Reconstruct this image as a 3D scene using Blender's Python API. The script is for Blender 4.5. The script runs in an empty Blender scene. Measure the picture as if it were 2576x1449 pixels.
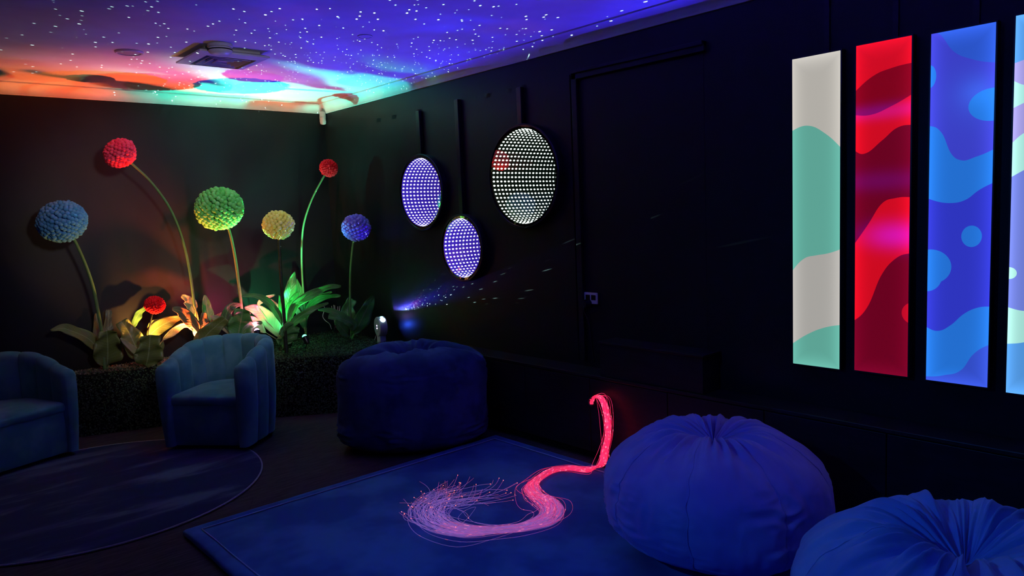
import bpy, bmesh, math, random
from mathutils import Vector, Matrix, noise
PI = math.pi
SC = bpy.context.scene
COL = SC.collection
random.seed(7)

# ------------------------------------------------------------------ camera (solved from the room's vanishing lines)
W, H, FPX = 2576, 1449, 1856.93
YAW, PITCH, ROLL = 0.726159, 0.102423, -0.0422021
CAM = Vector((0, 0, 1.6))
Fw = Vector((math.sin(YAW)*math.cos(PITCH), math.cos(YAW)*math.cos(PITCH), -math.sin(PITCH)))
_r = Vector((math.cos(YAW), -math.sin(YAW), 0))
_u = _r.cross(Fw)
Rt = _r*math.cos(ROLL) + _u*math.sin(ROLL)
Up = -_r*math.sin(ROLL) + _u*math.cos(ROLL)


def hit(px, py, axis, val):
    """the point of the room, on the plane axis=val, that was measured at a pixel of the photograph"""
    d = Fw + Rt*((px-W/2)/FPX) - Up*((py-H/2)/FPX)
    return CAM + d*((val-CAM[axis])/d[axis])


def depth(P):
    return (Vector(P)-CAM).dot(Fw)


def pxm(P):
    return depth(P)/FPX       # metres per pixel at a point


cam = bpy.data.cameras.new('camera')
cam.sensor_width = 36
cam.lens = FPX/W*36
cam.clip_start = 0.02
cam_o = bpy.data.objects.new('camera', cam)
COL.objects.link(cam_o)
M = Matrix((Rt, Up, -Fw)).transposed().to_4x4()
M.translation = CAM
cam_o.matrix_world = M
SC.camera = cam_o

XR, YB, ZC = 3.571, 6.681, 2.712       # right wall, back wall, ceiling
XL, YF = -2.3, -1.9
ZCB = 2.63                             # bottom of the cornice
ZP = 0.49                              # planter top

# ------------------------------------------------------------------ helpers


def tag(o, label=None, cat=None, group=None, kind=None):
    if label: o['label'] = label
    if cat: o['category'] = cat
    if group: o['group'] = group
    if kind: o['kind'] = kind
    return o


def empty(name, loc, label, cat, group=None, rz=0):
    o = bpy.data.objects.new(name, None)
    COL.objects.link(o)
    o.location = loc
    o.rotation_euler = (0, 0, rz)
    o.empty_display_size = .1
    return tag(o, label, cat, group)


class MB:
    """collects vertices and faces in world coordinates; build() makes ONE mesh object"""

    def __init__(self):
        self.v, self.f, self.m, self.uv = [], [], [], {}

    def add(self, vs, fs, mi=0):
        b = len(self.v)
        self.v += [tuple(p) for p in vs]
        self.f += [tuple(b+i for i in f) for f in fs]
        self.m += [mi]*len(fs)

    def box(self, a, b, mi=0):
        x0, y0, z0 = a
        x1, y1, z1 = b
        vs = [(x0, y0, z0), (x1, y0, z0), (x1, y1, z0), (x0, y1, z0), (x0, y0, z1), (x1, y0, z1), (x1, y1, z1), (x0, y1, z1)]
        self.add(vs, [(3, 2, 1, 0), (4, 5, 6, 7), (0, 1, 5, 4), (1, 2, 6, 5), (2, 3, 7, 6), (3, 0, 4, 7)], mi)

    def grid(self, rows, close_u=False, close_v=False, mi=0):
        n, m = len(rows), len(rows[0])
        fs = []
        for i in range(n if close_v else n-1):
            for j in range(m if close_u else m-1):
                fs.append((i*m+j, i*m+(j+1) % m, ((i+1) % n)*m+(j+1) % m, ((i+1) % n)*m+j))
        self.add([p for r in rows for p in r], fs, mi)

    def tube(self, pts, rad, n=8, mi=0, caps=True):
        pts = [Vector(p) for p in pts]
        rows = []
        nrm = None
        for i, p in enumerate(pts):
            t = (pts[min(i+1, len(pts)-1)]-pts[max(i-1, 0)]).normalized()
            if nrm is None:
                a = Vector((0, 0, 1)) if abs(t.z) < .9 else Vector((1, 0, 0))
                nrm = t.cross(a).normalized()
            else:
                nrm = (nrm - t*nrm.dot(t)).normalized()
            bi = t.cross(nrm)
            r = rad(i/(len(pts)-1)) if callable(rad) else rad
            rows.append([p+nrm*(r*math.cos(2*PI*k/n))+bi*(r*math.sin(2*PI*k/n)) for k in range(n)])
        self.grid(rows, close_u=True, mi=mi)
        if caps:
            b = len(self.v)-n*len(pts)
            self.f.append(tuple(b+k for k in range(n))[::-1]); self.m.append(mi)
            b = len(self.v)-n
            self.f.append(tuple(b+k for k in range(n))); self.m.append(mi)

    def lathe(self, prof, o, ax, n=32, mi=0, closed=False):
        """prof: (radius, height along ax) pairs"""
        ax = Vector(ax).normalized()
        a = Vector((0, 0, 1)) if abs(ax.z) < .9 else Vector((1, 0, 0))
        e1 = ax.cross(a).normalized()
        e2 = ax.cross(e1)
        o = Vector(o)
        rows = [[o+ax*h+(e1*math.cos(2*PI*k/n)+e2*math.sin(2*PI*k/n))*max(r, 1e-5) for k in range(n)] for r, h in prof]
        self.grid(rows, close_u=True, close_v=closed, mi=mi)

    def build(self, name, mat, parent=None, smooth=True, bevel=0, weld=False, sharp=None):
        me = bpy.data.meshes.new(name)
        loc = Vector((0, 0, 0))
        if parent is not None:
            inv = world(parent).inverted()
            vs = [inv @ Vector(p) for p in self.v]
        else:
            lo = [min(p[k] for p in self.v) for k in range(3)]
            hi = [max(p[k] for p in self.v) for k in range(3)]
            loc = Vector(((lo[0]+hi[0])/2, (lo[1]+hi[1])/2, lo[2]))
            vs = [Vector(p)-loc for p in self.v]
        me.from_pydata(vs, [], self.f)
        for mt in (mat if isinstance(mat, (list, tuple)) else [mat]):
            me.materials.append(mt)
        me.polygons.foreach_set('material_index', self.m)
        me.validate()
        bm = bmesh.new()
        bm.from_mesh(me)
        if weld:
            bmesh.ops.remove_doubles(bm, verts=bm.verts, dist=1e-5)
        bmesh.ops.recalc_face_normals(bm, faces=bm.faces)
        bm.to_mesh(me)
        bm.free()
        me.polygons.foreach_set('use_smooth', [smooth]*len(me.polygons))
        o = bpy.data.objects.new(name, me)
        COL.objects.link(o)
        if parent is not None:
            o.parent = parent
        else:
            o.location = loc
        if bevel:
            b = o.modifiers.new('bevel', 'BEVEL')
            b.width = bevel
            b.segments = 2
            b.limit_method = 'ANGLE'
        if sharp:
            me.set_sharp_from_angle(angle=math.radians(sharp))
        return o


def world(o):
    m = Matrix.LocRotScale(o.location, o.rotation_euler, o.scale)
    return world(o.parent) @ m if o.parent else m


def smooth_path(pts, n):
    """Catmull-Rom through points, n samples"""
    P = [Vector(p) for p in pts]
    P = [P[0]*2-P[1]] + P + [P[-1]*2-P[-2]]
    segs = len(P)-3
    out = []
    for i in range(n):
        t = i/(n-1)*segs
        k = min(int(t), segs-1)
        u = t-k
        a, b, c, d = P[k:k+4]
        out.append(0.5*((2*b)+(c-a)*u+(2*a-5*b+4*c-d)*u*u+(3*b-a-3*c+d)*u**3))
    return out


# ------------------------------------------------------------------ materials


class N:
    """short-hand for shader maths"""

    def __init__(self, mat_or_light):
        mat_or_light.use_nodes = True
        self.t = mat_or_light.node_tree
        self.n = self.t.nodes
        self.l = self.t.links

    def new(self, typ, **kw):
        nd = self.n.new(typ)
        for k, v in kw.items():
            setattr(nd, k, v)
        return nd

    def put(self, sock, v):
        if isinstance(v, bpy.types.NodeSocket):
            self.l.new(v, sock)
        else:
            if hasattr(sock.default_value, '__len__') and not hasattr(v, '__len__'):
                v = [v]*len(sock.default_value)
            if hasattr(v, '__len__') and len(sock.default_value) == 4 and len(v) == 3:
                v = (*v, 1)
            sock.default_value = v

    def math(self, op, a, b=0.0, c=0.0, clamp=False):
        nd = self.new('ShaderNodeMath', operation=op, use_clamp=clamp)
        self.put(nd.inputs[0], a)
        self.put(nd.inputs[1], b)
        self.put(nd.inputs[2], c)
        return nd.outputs[0]

    def vmath(self, op, a, b=(0, 0, 0), scale=None):
        nd = self.new('ShaderNodeVectorMath', operation=op)
        self.put(nd.inputs[0], a)
        self.put(nd.inputs[1], b)
        if scale is not None:
            self.put(nd.inputs['Scale'], scale)
        return nd.outputs['Value'] if op in ('LENGTH', 'DOT_PRODUCT', 'DISTANCE') else nd.outputs[0]

    def mix(self, f, a, b):
        nd = self.new('ShaderNodeMix', data_type='RGBA')
        self.put(nd.inputs[0], f)
        self.put(nd.inputs[6], a)
        self.put(nd.inputs[7], b)
        return nd.outputs[2]

    def addc(self, a, b):
        nd = self.new('ShaderNodeMix', data_type='RGBA', blend_type='ADD')
        nd.inputs[0].default_value = 1
        self.put(nd.inputs[6], a)
        self.put(nd.inputs[7], b)
        return nd.outputs[2]

    def smooth(self, x, lo, hi):
        nd = self.new('ShaderNodeMapRange', interpolation_type='SMOOTHSTEP')
        self.put(nd.inputs[0], x)
        nd.inputs[1].default_value = lo
        nd.inputs[2].default_value = hi
        return nd.outputs[0]

    def noise(self, vec=None, scale=5, detail=2, rough=.5, color=False, dist=0):
        nd = self.new('ShaderNodeTexNoise')
        if vec is not None:
            self.put(nd.inputs['Vector'], vec)
        nd.inputs['Scale'].default_value = scale
        nd.inputs['Detail'].default_value = detail
        nd.inputs['Roughness'].default_value = rough
        nd.inputs['Distortion'].default_value = dist
        return nd.outputs['Color' if color else 'Fac']

    def curve(self, x, pts):
        nd = self.new('ShaderNodeFloatCurve')
        c = nd.mapping.curves[0]
        while len(c.points) < len(pts):
            c.points.new(.5, .5)
        for p, q in zip(c.points, pts):
            p.location = q
        nd.mapping.update()
        self.put(nd.inputs['Value'], x)
        return nd.outputs[0]

    def coord(self, which='Object', scale=(1, 1, 1), rot=(0, 0, 0)):
        tc = self.new('ShaderNodeTexCoord')
        mp = self.new('ShaderNodeMapping')
        mp.inputs['Scale'].default_value = scale
        mp.inputs['Rotation'].default_value = rot
        self.l.new(tc.outputs[which], mp.inputs[0])
        return mp.outputs[0]


def mat(name, col=(.5, .5, .5), rough=.6, spec=.3, metal=0, sheen=0, sheen_tint=(1, 1, 1), fn=None, emit=None, es=0):
    m = bpy.data.materials.new(name)
    n = N(m)
    b = n.n['Principled BSDF']
    b.inputs['Base Color'].default_value = (*col, 1)
    b.inputs['Roughness'].default_value = rough
    b.inputs['Specular IOR Level'].default_value = spec
    b.inputs['Metallic'].default_value = metal
    b.inputs['Sheen Weight'].default_value = sheen
    b.inputs['Sheen Roughness'].default_value = .35
    b.inputs['Sheen Tint'].default_value = (*sheen_tint, 1)
    if emit:
        b.inputs['Emission Color'].default_value = (*emit, 1)
        b.inputs['Emission Strength'].default_value = es
    if fn:
        fn(n, b)
    return m


def mottled(c1, c2, scale=4, lo=.35, hi=.65, bump=0, bscale=60, cs=(1, 1, 1), detail=3):
    def fn(n, b):
        v = n.coord('Object', cs)
        f = n.smooth(n.noise(v, scale, detail), lo, hi)
        n.put(b.inputs['Base Color'], n.mix(f, c1, c2))
        if bump:
            bp = n.new('ShaderNodeBump')
            bp.inputs['Strength'].default_value = bump
            bp.inputs['Distance'].default_value = .01
            n.put(bp.inputs['Height'], n.noise(v, bscale, 3))
            n.l.new(bp.outputs[0], b.inputs['Normal'])
    return fn


M_wall = mat('black_wall_paint', rough=.45, spec=.25, fn=mottled((.0105, .010, .0108), (.0125, .012, .0128), 3, bump=.04, bscale=160))
M_wall2 = mat('black_board_paint', rough=.42, spec=.25, fn=mottled((.0105, .010, .0108), (.0122, .0117, .0125), 3, bump=.04, bscale=160))
M_ceil = mat('white_ceiling_paint', rough=.9, spec=.1, fn=mottled((.78, .78, .78), (.82, .82, .82), 6, bump=.02, bscale=120))
M_cornice = mat('white_cornice_paint', (.8, .8, .8), .7, .2, fn=mottled((.78, .78, .78), (.82, .82, .82), 9))
M_black = mat('black_satin_metal', (.012, .012, .013), .3, .4, fn=mottled((.010, .010, .011), (.014, .014, .015), 20))
M_blackwood = mat('black_painted_wood', rough=.4, spec=.3, fn=mottled((.010, .010, .011), (.016, .015, .016), 5, cs=(1, 1, 8)))
M_whiteplastic = mat('white_plastic', (.75, .75, .77), .4, .4, fn=mottled((.72, .72, .74), (.78, .78, .8), 12))
M_greyplastic = mat('grey_louvre_metal', (.55, .55, .57), .45, .4, fn=mottled((.52, .52, .54), (.58, .58, .6), 12))
M_darkvoid = mat('dark_duct', (.01, .01, .01), .8, .1, fn=mottled((.008, .008, .008), (.012, .012, .012), 12))


def floor_fn(n, b):
    v = n.coord('Object', (1, 1, 1), (0, 0, .5))
    br = n.new('ShaderNodeTexBrick')
    n.put(br.inputs['Vector'], v)
    br.inputs['Scale'].default_value = 1
    br.inputs['Brick Width'].default_value = 1.0
    br.inputs['Row Height'].default_value = .25
    br.inputs['Mortar Size'].default_value = .003
    br.inputs['Color1'].default_value = (.055, .043, .045, 1)
    br.inputs['Color2'].default_value = (.042, .036, .040, 1)
    br.inputs['Mortar'].default_value = (.03, .026, .028, 1)
    st = n.coord('Object', (3, 60, 1), (0, 0, .5))
    f = n.smooth(n.noise(st, 3, 4), .35, .7)
    n.put(b.inputs['Base Color'], n.mix(f, br.outputs['Color'], (.09, .072, .07)))
    bp = n.new('ShaderNodeBump')
    bp.inputs['Strength'].default_value = .5
    bp.inputs['Distance'].default_value = .006
    n.put(bp.inputs['Height'], n.noise(n.coord('Object'), 260, 2))
    n.l.new(bp.outputs[0], b.inputs['Normal'])


M_floor = mat('dark_carpet_planks', rough=.95, spec=.05, fn=floor_fn)


def velvet(name, c1, c2, scale, sheen, tint, bump=.15):
    return mat(name, rough=.9, spec=.08, sheen=sheen, sheen_tint=tint, fn=mottled(c1, c2, scale, .40, .62, bump, 350))


M_matvelvet = velvet('blue_plush_mat', (.032, .115, .36), (.075, .22, .58), 2.6, .35, (.4, .55, 1))
M_bag = velvet('violet_blue_bag_velour', (.30, .24, .86), (.40, .34, .96), 3, .75, (.55, .5, 1))
M_bag2 = velvet('blue_bag_velour', (.16, .38, .92), (.24, .50, .98), 4, .8, (.4, .6, 1))
M_bag3 = velvet('dark_navy_bag_cloth', (.03, .065, .15), (.055, .11, .23), 5, .10, (.5, .6, 1))
M_chair = velvet('teal_blue_chair_velvet', (.07, .22, .25), (.12, .30, .32), 5, .5, (.5, .8, 1))


def roundrug_fn(n, b):
    v = n.coord('Object', (.8, 3.4, 1), (0, 0, -.55))
    f = n.smooth(n.noise(v, 1.3, 5, .6, dist=.4), .47, .62)
    g = n.smooth(n.noise(n.coord('Object', (1, 4, 1), (0, 0, -.5)), 2.1, 3), .5, .7)
    c = n.mix(f, (.020, .028, .085), (.085, .12, .17))
    n.put(b.inputs['Base Color'], n.mix(n.math('MULTIPLY', g, .7), c, (.035, .03, .13)))
    bp = n.new('ShaderNodeBump')
    bp.inputs['Strength'].default_value = .3
    bp.inputs['Distance'].default_value = .006
    n.put(bp.inputs['Height'], n.noise(n.coord('Object'), 320, 2))
    n.l.new(bp.outputs[0], b.inputs['Normal'])


M_rug = mat('dark_brushstroke_rug', rough=.95, spec=.05, sheen=.15, fn=roundrug_fn)
M_piping = mat('pale_rug_binding', (.30, .28, .32), .8, .2, fn=mottled((.27, .25, .29), (.33, .31, .35), 80))
M_matpiping = mat('mat_piping', (.3, .45, .85), .7, .2, sheen=.4, fn=mottled((.28, .42, .8), (.34, .5, .9), 60))

# ------------------------------------------------------------------ the setting


def plane_obj(name, vs, m, thick):
    """a wall, floor or ceiling slab: inner face vs, thickness vector thick"""
    b = MB()
    t = Vector(thick)
    P = [Vector(p) for p in vs]
    b.add(P + [p+t for p in P], [(0, 1, 2, 3), (7, 6, 5, 4), (0, 4, 5, 1), (1, 5, 6, 2), (2, 6, 7, 3), (3, 7, 4, 0)])
    o = b.build(name, m, smooth=False)
    return tag(o, kind='structure')


T = .12
plane_obj('floor', [(XL, YF, 0), (XR, YF, 0), (XR, YB, 0), (XL, YB, 0)], M_floor, (0, 0, -T))
plane_obj('ceiling', [(XL, YF, ZC), (XR, YF, ZC), (XR, YB, ZC), (XL, YB, ZC)], M_ceil, (0, 0, T))
plane_obj('wall_back', [(XL, YB, 0), (XR, YB, 0), (XR, YB, ZC), (XL, YB, ZC)], M_wall, (0, T, 0))
plane_obj('wall_right', [(XR, YF, 0), (XR, YB, 0), (XR, YB, ZC), (XR, YF, ZC)], M_wall, (T, 0, 0))
plane_obj('wall_left', [(XL, YF, 0), (XL, YB, 0), (XL, YB, ZC), (XL, YF, ZC)], M_wall, (-T, 0, 0))
plane_obj('wall_front', [(XL, YF, 0), (XR, YF, 0), (XR, YF, ZC), (XL, YF, ZC)], M_wall, (0, -T, 0))

# cove cornices: a concave profile with a small step at the ceiling
prof = [(0, ZCB), (.012, ZCB), (.012, ZCB+.012)]
for k in range(9):
    a = k/8*PI/2
    prof.append((.100-.088*math.cos(a), ZCB+.012+(ZC-.010-ZCB-.012)*math.sin(a)))
prof += [(.112, ZC-.010), (.112, ZC)]
b = MB()
b.grid([[(XL, YB-d, z) for d, z in prof], [(XR-.0, YB-d, z) for d, z in prof]])
b.f.append(tuple(range(len(prof)))[::-1]); b.m.append(0)
tag(b.build('trim_1', M_cornice, sharp=40), kind='structure')
b = MB()
b.grid([[(XR-d, YF, z) for d, z in prof], [(XR-d, YB, z) for d, z in prof]])
tag(b.build('trim_2', M_cornice, sharp=40), kind='structure')

# board lining on the right wall behind the mirrors, its top edge torn and lifting
b = MB()
yA, yC = 5.84, 3.37
ztop = 2.465
ys = [yA+(yC-yA)*i/240 for i in range(241)]
rows = [[], [], []]
for y in ys:
    zt = ztop+.006*noise.noise(Vector((y*9, 0, 3)))
    lift = max(0, noise.noise(Vector((y*8, 2, 0)))-.20)*.035
    rows[0].append((XR-.006, y, 0.6))
    rows[1].append((XR-.006, y, zt-.03))
    rows[2].append((XR-.006-lift, y, zt+lift*.3))
b.grid(rows)
rows = [[(XR-.0005, y, 0.6) for y in ys], [(XR-.0005, y, ztop) for y in ys]]
b.grid(rows)
for y in (yA, yC):
    b.add([(XR-.006, y, .6), (XR, y, .6), (XR, y, ztop), (XR-.006, y, ztop)], [(0, 1, 2, 3)])
o = b.build('trim_3', M_wall2, smooth=False)
tag(o, kind='structure')

# the blocked-up opening to the right of the mirrors: jamb, head and sunk leaf
b = MB()
jy = hit(1456, 480, 0, XR-.02).y
hy = hit(1772, 128, 0, XR-.02).y
zh = 2.425
b.box((XR-.028, jy-.012, .6), (XR, jy+.03, zh+.055))
b.box((XR-.028, hy, zh), (XR, jy+.03, zh+.055))
b.box((XR-.045, hy, zh+.035), (XR, jy+.02, zh+.055))
tag(b.build('door_1', M_blackwood, smooth=False, bevel=.003), kind='structure')
b = MB()
b.box((XR-.0015, hy+.02, .6), (XR, jy-.012, zh))
o = b.build('door_leaf', M_wall, bpy.data.objects['door_1'], smooth=False)

# ------------------------------------------------------------------ ceiling fittings
# supply-air diffuser
q = [hit(x, y, 2, ZC-.045) for x, y in ((448, 156), (520, 130), (668, 151), (600, 179))]
cx = sum(p.x for p in q)/4
cy = sum(p.y for p in q)/4
d = empty('air_diffuser', (cx, cy, ZC), 'square white ceiling air diffuser with stepped louvres hanging below the ceiling', 'air vent')
s = .225
b = MB()


def sq(h, z):
    return [(cx-h, cy-h, z), (cx+h, cy-h, z), (cx+h, cy+h, z), (cx-h, cy+h, z)]


b.grid([sq(s*.8, ZC), sq(s*.8, ZC-.012), sq(s, ZC-.030), sq(s, ZC-.040), sq(s*.72, ZC-.052), sq(s*.70, ZC-.030), sq(s*.70, ZC-.012)], close_u=True)
b.build('frame', M_whiteplastic, d, smooth=False)
for i, h in enumerate((.60, .42, .24)):
    b = MB()
    b.grid([sq(s*(h-.10), ZC-.022), sq(s*h, ZC-.050), sq(s*h-.004, ZC-.054), sq(s*(h-.10)-.004, ZC-.026)], close_u=True, close_v=True)
    if h == .24:
        b.add(sq(s*(h-.05), ZC-.040), [(0, 1, 2, 3)])
    b.build('louvre', M_greyplastic, d, smooth=False)
b = MB()
b.add(sq(s*.71, ZC-.010), [(3, 2, 1, 0)])
b.add(sq(s*.71, ZC-.0105), [(0, 1, 2, 3)])
b.build('duct_opening', M_darkvoid, d, smooth=False)

# smoke detector
P = hit(553, 112, 2, ZC)
d = empty('smoke_detector', P, 'round domed white smoke detector on the ceiling beside the square air diffuser', 'smoke detector')
b = MB()
b.lathe([(0, 0), (.075, 0), (.077, -.006), (.074, -.018), (.068, -.022), (.068, -.028)], P, (0, 0, 1), 40)
b.build('base', M_whiteplastic, d, sharp=35)
b = MB()
b.lathe([(.070, -.026), (.071, -.040), (.064, -.054), (.045, -.066), (.02, -.071), (0, -.072)], P, (0, 0, 1), 40)
b.build('dome', M_whiteplastic, d, sharp=50)
b = MB()
b.lathe([(.0712, -.031), (.0722, -.033), (.0722, -.036), (.0712, -.038)], P, (0, 0, 1), 40, closed=True)
b.build('grille', M_darkvoid, d)

# round flat ceiling light and flush disc
P = hit(325, 130, 2, ZC)
d = empty('ceiling_downlight', P, 'flat round ceiling light with a raised rim, switched off, left of the air diffuser', 'light fixture')
b = MB()
b.lathe([(.066, 0), (.084, 0), (.084, -.006), (.078, -.012), (.068, -.012), (.066, -.006)], P, (0, 0, 1), 48, closed=True)
b.build('rim', M_whiteplastic, d, sharp=40)
b = MB()
b.lathe([(.067, -.004), (.066, -.007), (.03, -.009), (0, -.0095)], P, (0, 0, 1), 48)
b.build('lens', M_greyplastic, d)
P = hit(918, 91, 2, ZC)
d = empty('recessed_speaker', P, 'small flush white disc in the blue part of the ceiling', 'speaker')
b = MB()
b.lathe([(.040, 0), (.046, 0), (.047, -.004), (.040, -.005)], P, (0, 0, 1), 40, closed=True)
b.build('ring', M_whiteplastic, d, sharp=40)
b = MB()
b.lathe([(.041, -.001), (.04, -.003), (0, -.003)], P, (0, 0, 1), 40)
b.build('cover', M_ceil, d)

# motion sensor in the corner
P = Vector((XR-.035, YB-.035, 2.585))
d = empty('motion_sensor', P, 'small white motion sensor on a bracket in the corner under the cornice', 'sensor')
b = MB()
b.lathe([(.0, .062), (.022, .06), (.028, .05), (.030, .0), (.030, -.035), (.026, -.056), (.012, -.062), (0, -.062)], P, (0, 0, 1), 24)
b.build('housing', M_whiteplastic, d)
b = MB()
b.box((P.x, P.y, P.z+.01), (XR, YB, P.z+.04))
b.build('bracket', M_whiteplastic, d, smooth=False)
b = MB()
b.lathe([(.0305, .012), (.0315, .010), (.0315, .004), (.0305, .002)], P, (0, 0, 1), 24, closed=True)
b.build('lens_band', M_greyplastic, d)

# ------------------------------------------------------------------ light panels on the right wall


def pat_white(n, u, v, rim):
    def above(pts): return n.math('GREATER_THAN', v, n.curve(u, pts))
    W_, G_ = (.60, .57, .52), (.15, .50, .41)
    c = n.mix(above([(0, .227), (.35, .217), (.7, .248), (1, .294)]), W_, G_)
    c = n.mix(above([(0, .684), (.25, .645), (.5, .634), (.75, .627), (1, .614)]), c, (.52, .50, .47))
    c = n.mix(above([(0, .931), (.33, .895), (.66, .870), (1, .856)]), c, G_)
    return c, .75, .35


def gauss(n, u, v, cu, cv, ru, rv):
    a = n.math('POWER', n.math('DIVIDE', n.math('SUBTRACT', u, cu), ru), 2)
    e = n.math('POWER', n.math('DIVIDE', n.math('SUBTRACT', v, cv), rv), 2)
    return n.math('POWER', 2.718, n.math('MULTIPLY', n.math('ADD', a, e), -1))


def ell(n, u, v, cu, cv, ru, rv):
    a = n.math('POWER', n.math('DIVIDE', n.math('SUBTRACT', u, cu), ru), 2)
    e = n.math('POWER', n.math('DIVIDE', n.math('SUBTRACT', v, cv), rv), 2)
    return n.math('LESS_THAN', n.math('ADD', a, e), 1)


def pat_red(n, u, v, rim):
    def above(pts): return n.math('GREATER_THAN', v, n.curve(u, pts))
    R_, D_ = (.74, .004, .018), (.17, .001, .017)
    c = n.mix(above([(0, .133), (.33, .096), (.66, .082), (1, .077)]), R_, (.24, .001, .012))
    c = n.mix(above([(0, .206), (.3, .21), (.66, .192), (1, .167)]), c, R_)
    c = n.mix(above([(0, .315), (.15, .325), (.5, .289), (.75, .258), (1, .253)]), c, D_)
    c = n.mix(above([(0, .597), (.25, .539), (.5, .478), (.75, .463), (1, .462)]), c, R_)
    c = n.mix(above([(0, .84), (.25, .794), (.5, .696), (.75, .645), (1, .628)]), c, D_)
    c = n.mix(ell(n, u, v, 1.10, .806, .22, .033), c, (.5, .003, .02))
    g1 = n.math('MULTIPLY', gauss(n, u, v, .72, .574, .45, .036), .42)
    g2 = n.math('MULTIPLY', gauss(n, u, v, .55, .205, .9, .022), .16)
    g3 = n.math('MULTIPLY', gauss(n, u, v, .5, .41, .8, .03), .08)
    c = n.addc(c, n.mix(g1, (0, 0, 0), (.1, .01, 1)))
    c = n.addc(c, n.mix(n.math('ADD', g2, g3), (0, 0, 0), (.1, .02, 1)))
    return c, .85, .5


def pat_blue(n, u, v, rim):
    def above(pts): return n.math('GREATER_THAN', v, n.curve(u, pts))
    V_, L_ = (.055, .062, .70), (.022, .20, .80)
    c = n.mix(above([(0, 0), (.13, .004), (.35, .056), (.65, .0875), (1, .106)]), (.03, .11, .72), V_)
    c = n.mix(above([(0, .257), (.2, .281), (.35, .339), (.5, .36), (.75, .3535), (1, .3376)]), c, L_)
    c = n.mix(above([(0, .465), (.35, .479), (.6, .471), (.8, .446), (1, .4287)]), c, (.035, .045, .66))
    c = n.mix(above([(0, .842), (.2, .85), (.4, .83), (.6, .796), (.8, .776), (1, .77)]), c, L_)
    c = n.mix(above([(0, .99), (.3, .98), (.6, .955), (.75, .913), (1, .8786)]), c, (.04, .09, .68))
    for e in ((-.02, .118, .11, .032), (.98, .216, .37, .044), (.70, .574, .16, .030), (.05, .662, .34, .05), (-.02, .69, .26, .045)):
        c = n.mix(ell(n, u, v, *e), c, L_)
    return c, .8, .55


def pat_ice(n, u, v, rim):
    def above(pts): return n.math('GREATER_THAN', v, n.curve(u, pts))
    B_, L_, M_ = (.10, .36, .86), (.40, .36, .80), (.45, .88, .80)
    c = n.mix(above([(0, .12), (.4, .105), (1, .06)]), B_, L_)
    c = n.mix(above([(0, .166), (.35, .18), (1, .13)]), c, M_)
    c = n.mix(above([(0, .235), (.4, .215), (1, .18)]), c, L_)
    c = n.mix(above([(0, .325), (.3, .30), (.7, .31), (1, .28)]), c, M_)
    c = n.mix(above([(0, .415), (.4, .39), (1, .36)]), c, (.19, .25, .80))
    c = n.mix(above([(0, .765), (.5, .77), (1, .74)]), c, M_)
    c = n.mix(above([(0, .865), (.4, .855), (1, .82)]), c, B_)
    for e in ((.0, .672, .16, .016), (.62, .56, .2, .03)):
        c = n.mix(ell(n, u, v, *e), c, M_)
    return c, .8, .6


def panel_material(name, pat):
    m = bpy.data.materials.new(name)
    n = N(m)
    n.n.clear()
    out = n.new('ShaderNodeOutputMaterial')
    em = n.new('ShaderNodeEmission')
    gl = n.new('ShaderNodeBsdfGlossy')
    gl.inputs['Roughness'].default_value = .15
    uv = n.new('ShaderNodeUVMap')
    sp = n.new('ShaderNodeSeparateXYZ')
    n.l.new(uv.outputs[0], sp.inputs[0])
    u, v = sp.outputs[0], sp.outputs[1]
    c, base, edge = pat(n, u, v, None)
    # edge-lit acrylic: the strips of diodes run along the rim, so it gives off most light there
    e = n.math('MULTIPLY', n.math('MULTIPLY', u, n.math('SUBTRACT', 1, u)), 4)
    ed = n.math('POWER', n.math('SUBTRACT', 1, e, clamp=True), 1.6)
    e2 = n.math('MINIMUM', n.math('MULTIPLY', v, 16), n.math('MULTIPLY', n.math('SUBTRACT', 1, v), 16))
    ev = n.math('POWER', n.math('SUBTRACT', 1, e2, clamp=True), 2)
    s = n.math('ADD', base, n.math('MULTIPLY', n.math('MAXIMUM', ed, ev), edge))
    n.put(em.inputs[0], c)
    n.put(em.inputs[1], s)
    fr = n.new('ShaderNodeMixShader')
    fr.inputs[0].default_value = .03
    n.l.new(em.outputs[0], fr.inputs[1])
    n.l.new(gl.outputs[0], fr.inputs[2])
    n.l.new(fr.outputs[0], out.inputs[0])
    return m


def light_panel(tl, br, pat, label, name, tilt=0):
    XF = XR-.042
    A = hit(*tl, 0, XF)
    B_ = hit(*br, 0, XF)
    y0, y1, z1, z0 = A.y, B_.y, A.z, B_.z
    t = empty('light_panel', (XR, (y0+y1)/2, z0), label, 'light panel', 'patterned light panels on the right wall')
    fr = .006
    b = MB()
    b.box((XF+.004, y1-fr, z0-fr), (XR-.004, y0+fr, z1+fr))
    for a, c in (((XF-.002, y1-fr, z0-fr), (XF+.006, y1, z1+fr)), ((XF-.002, y0, z0-fr), (XF+.006, y0+fr, z1+fr)),
                 ((XF-.002, y1, z1), (XF+.006, y0, z1+fr)), ((XF-.002, y1, z0-fr), (XF+.006, y0, z0))):
        b.box(a, c)
    b.build('frame', M_black, t, smooth=False)
    b = MB()
    b.add([(XF, y0, z1), (XF, y1, z1), (XF, y1, z0), (XF, y0, z0)], [(0, 1, 2, 3)])
    o = b.build('diffuser', panel_material(name, pat), t, smooth=False)
    uvl = o.data.uv_layers.new(name='uv')
    inv = world(t).inverted()
    for lp in o.data.loops:
        co = world(t) @ o.data.vertices[lp.vertex_index].co
        uvl.data[lp.index].uv = ((y0-co.y)/(y0-y1), (z1-co.z)/(z1-z0))
    b = MB()
    yc = y0+(y1-y0)*.66
    b.box((XR-.012, yc-.012, z1), (XR, yc+.012, ZCB-.005))
    b.build('cable_cover', M_blackwood, t, smooth=False)
    return t


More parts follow.
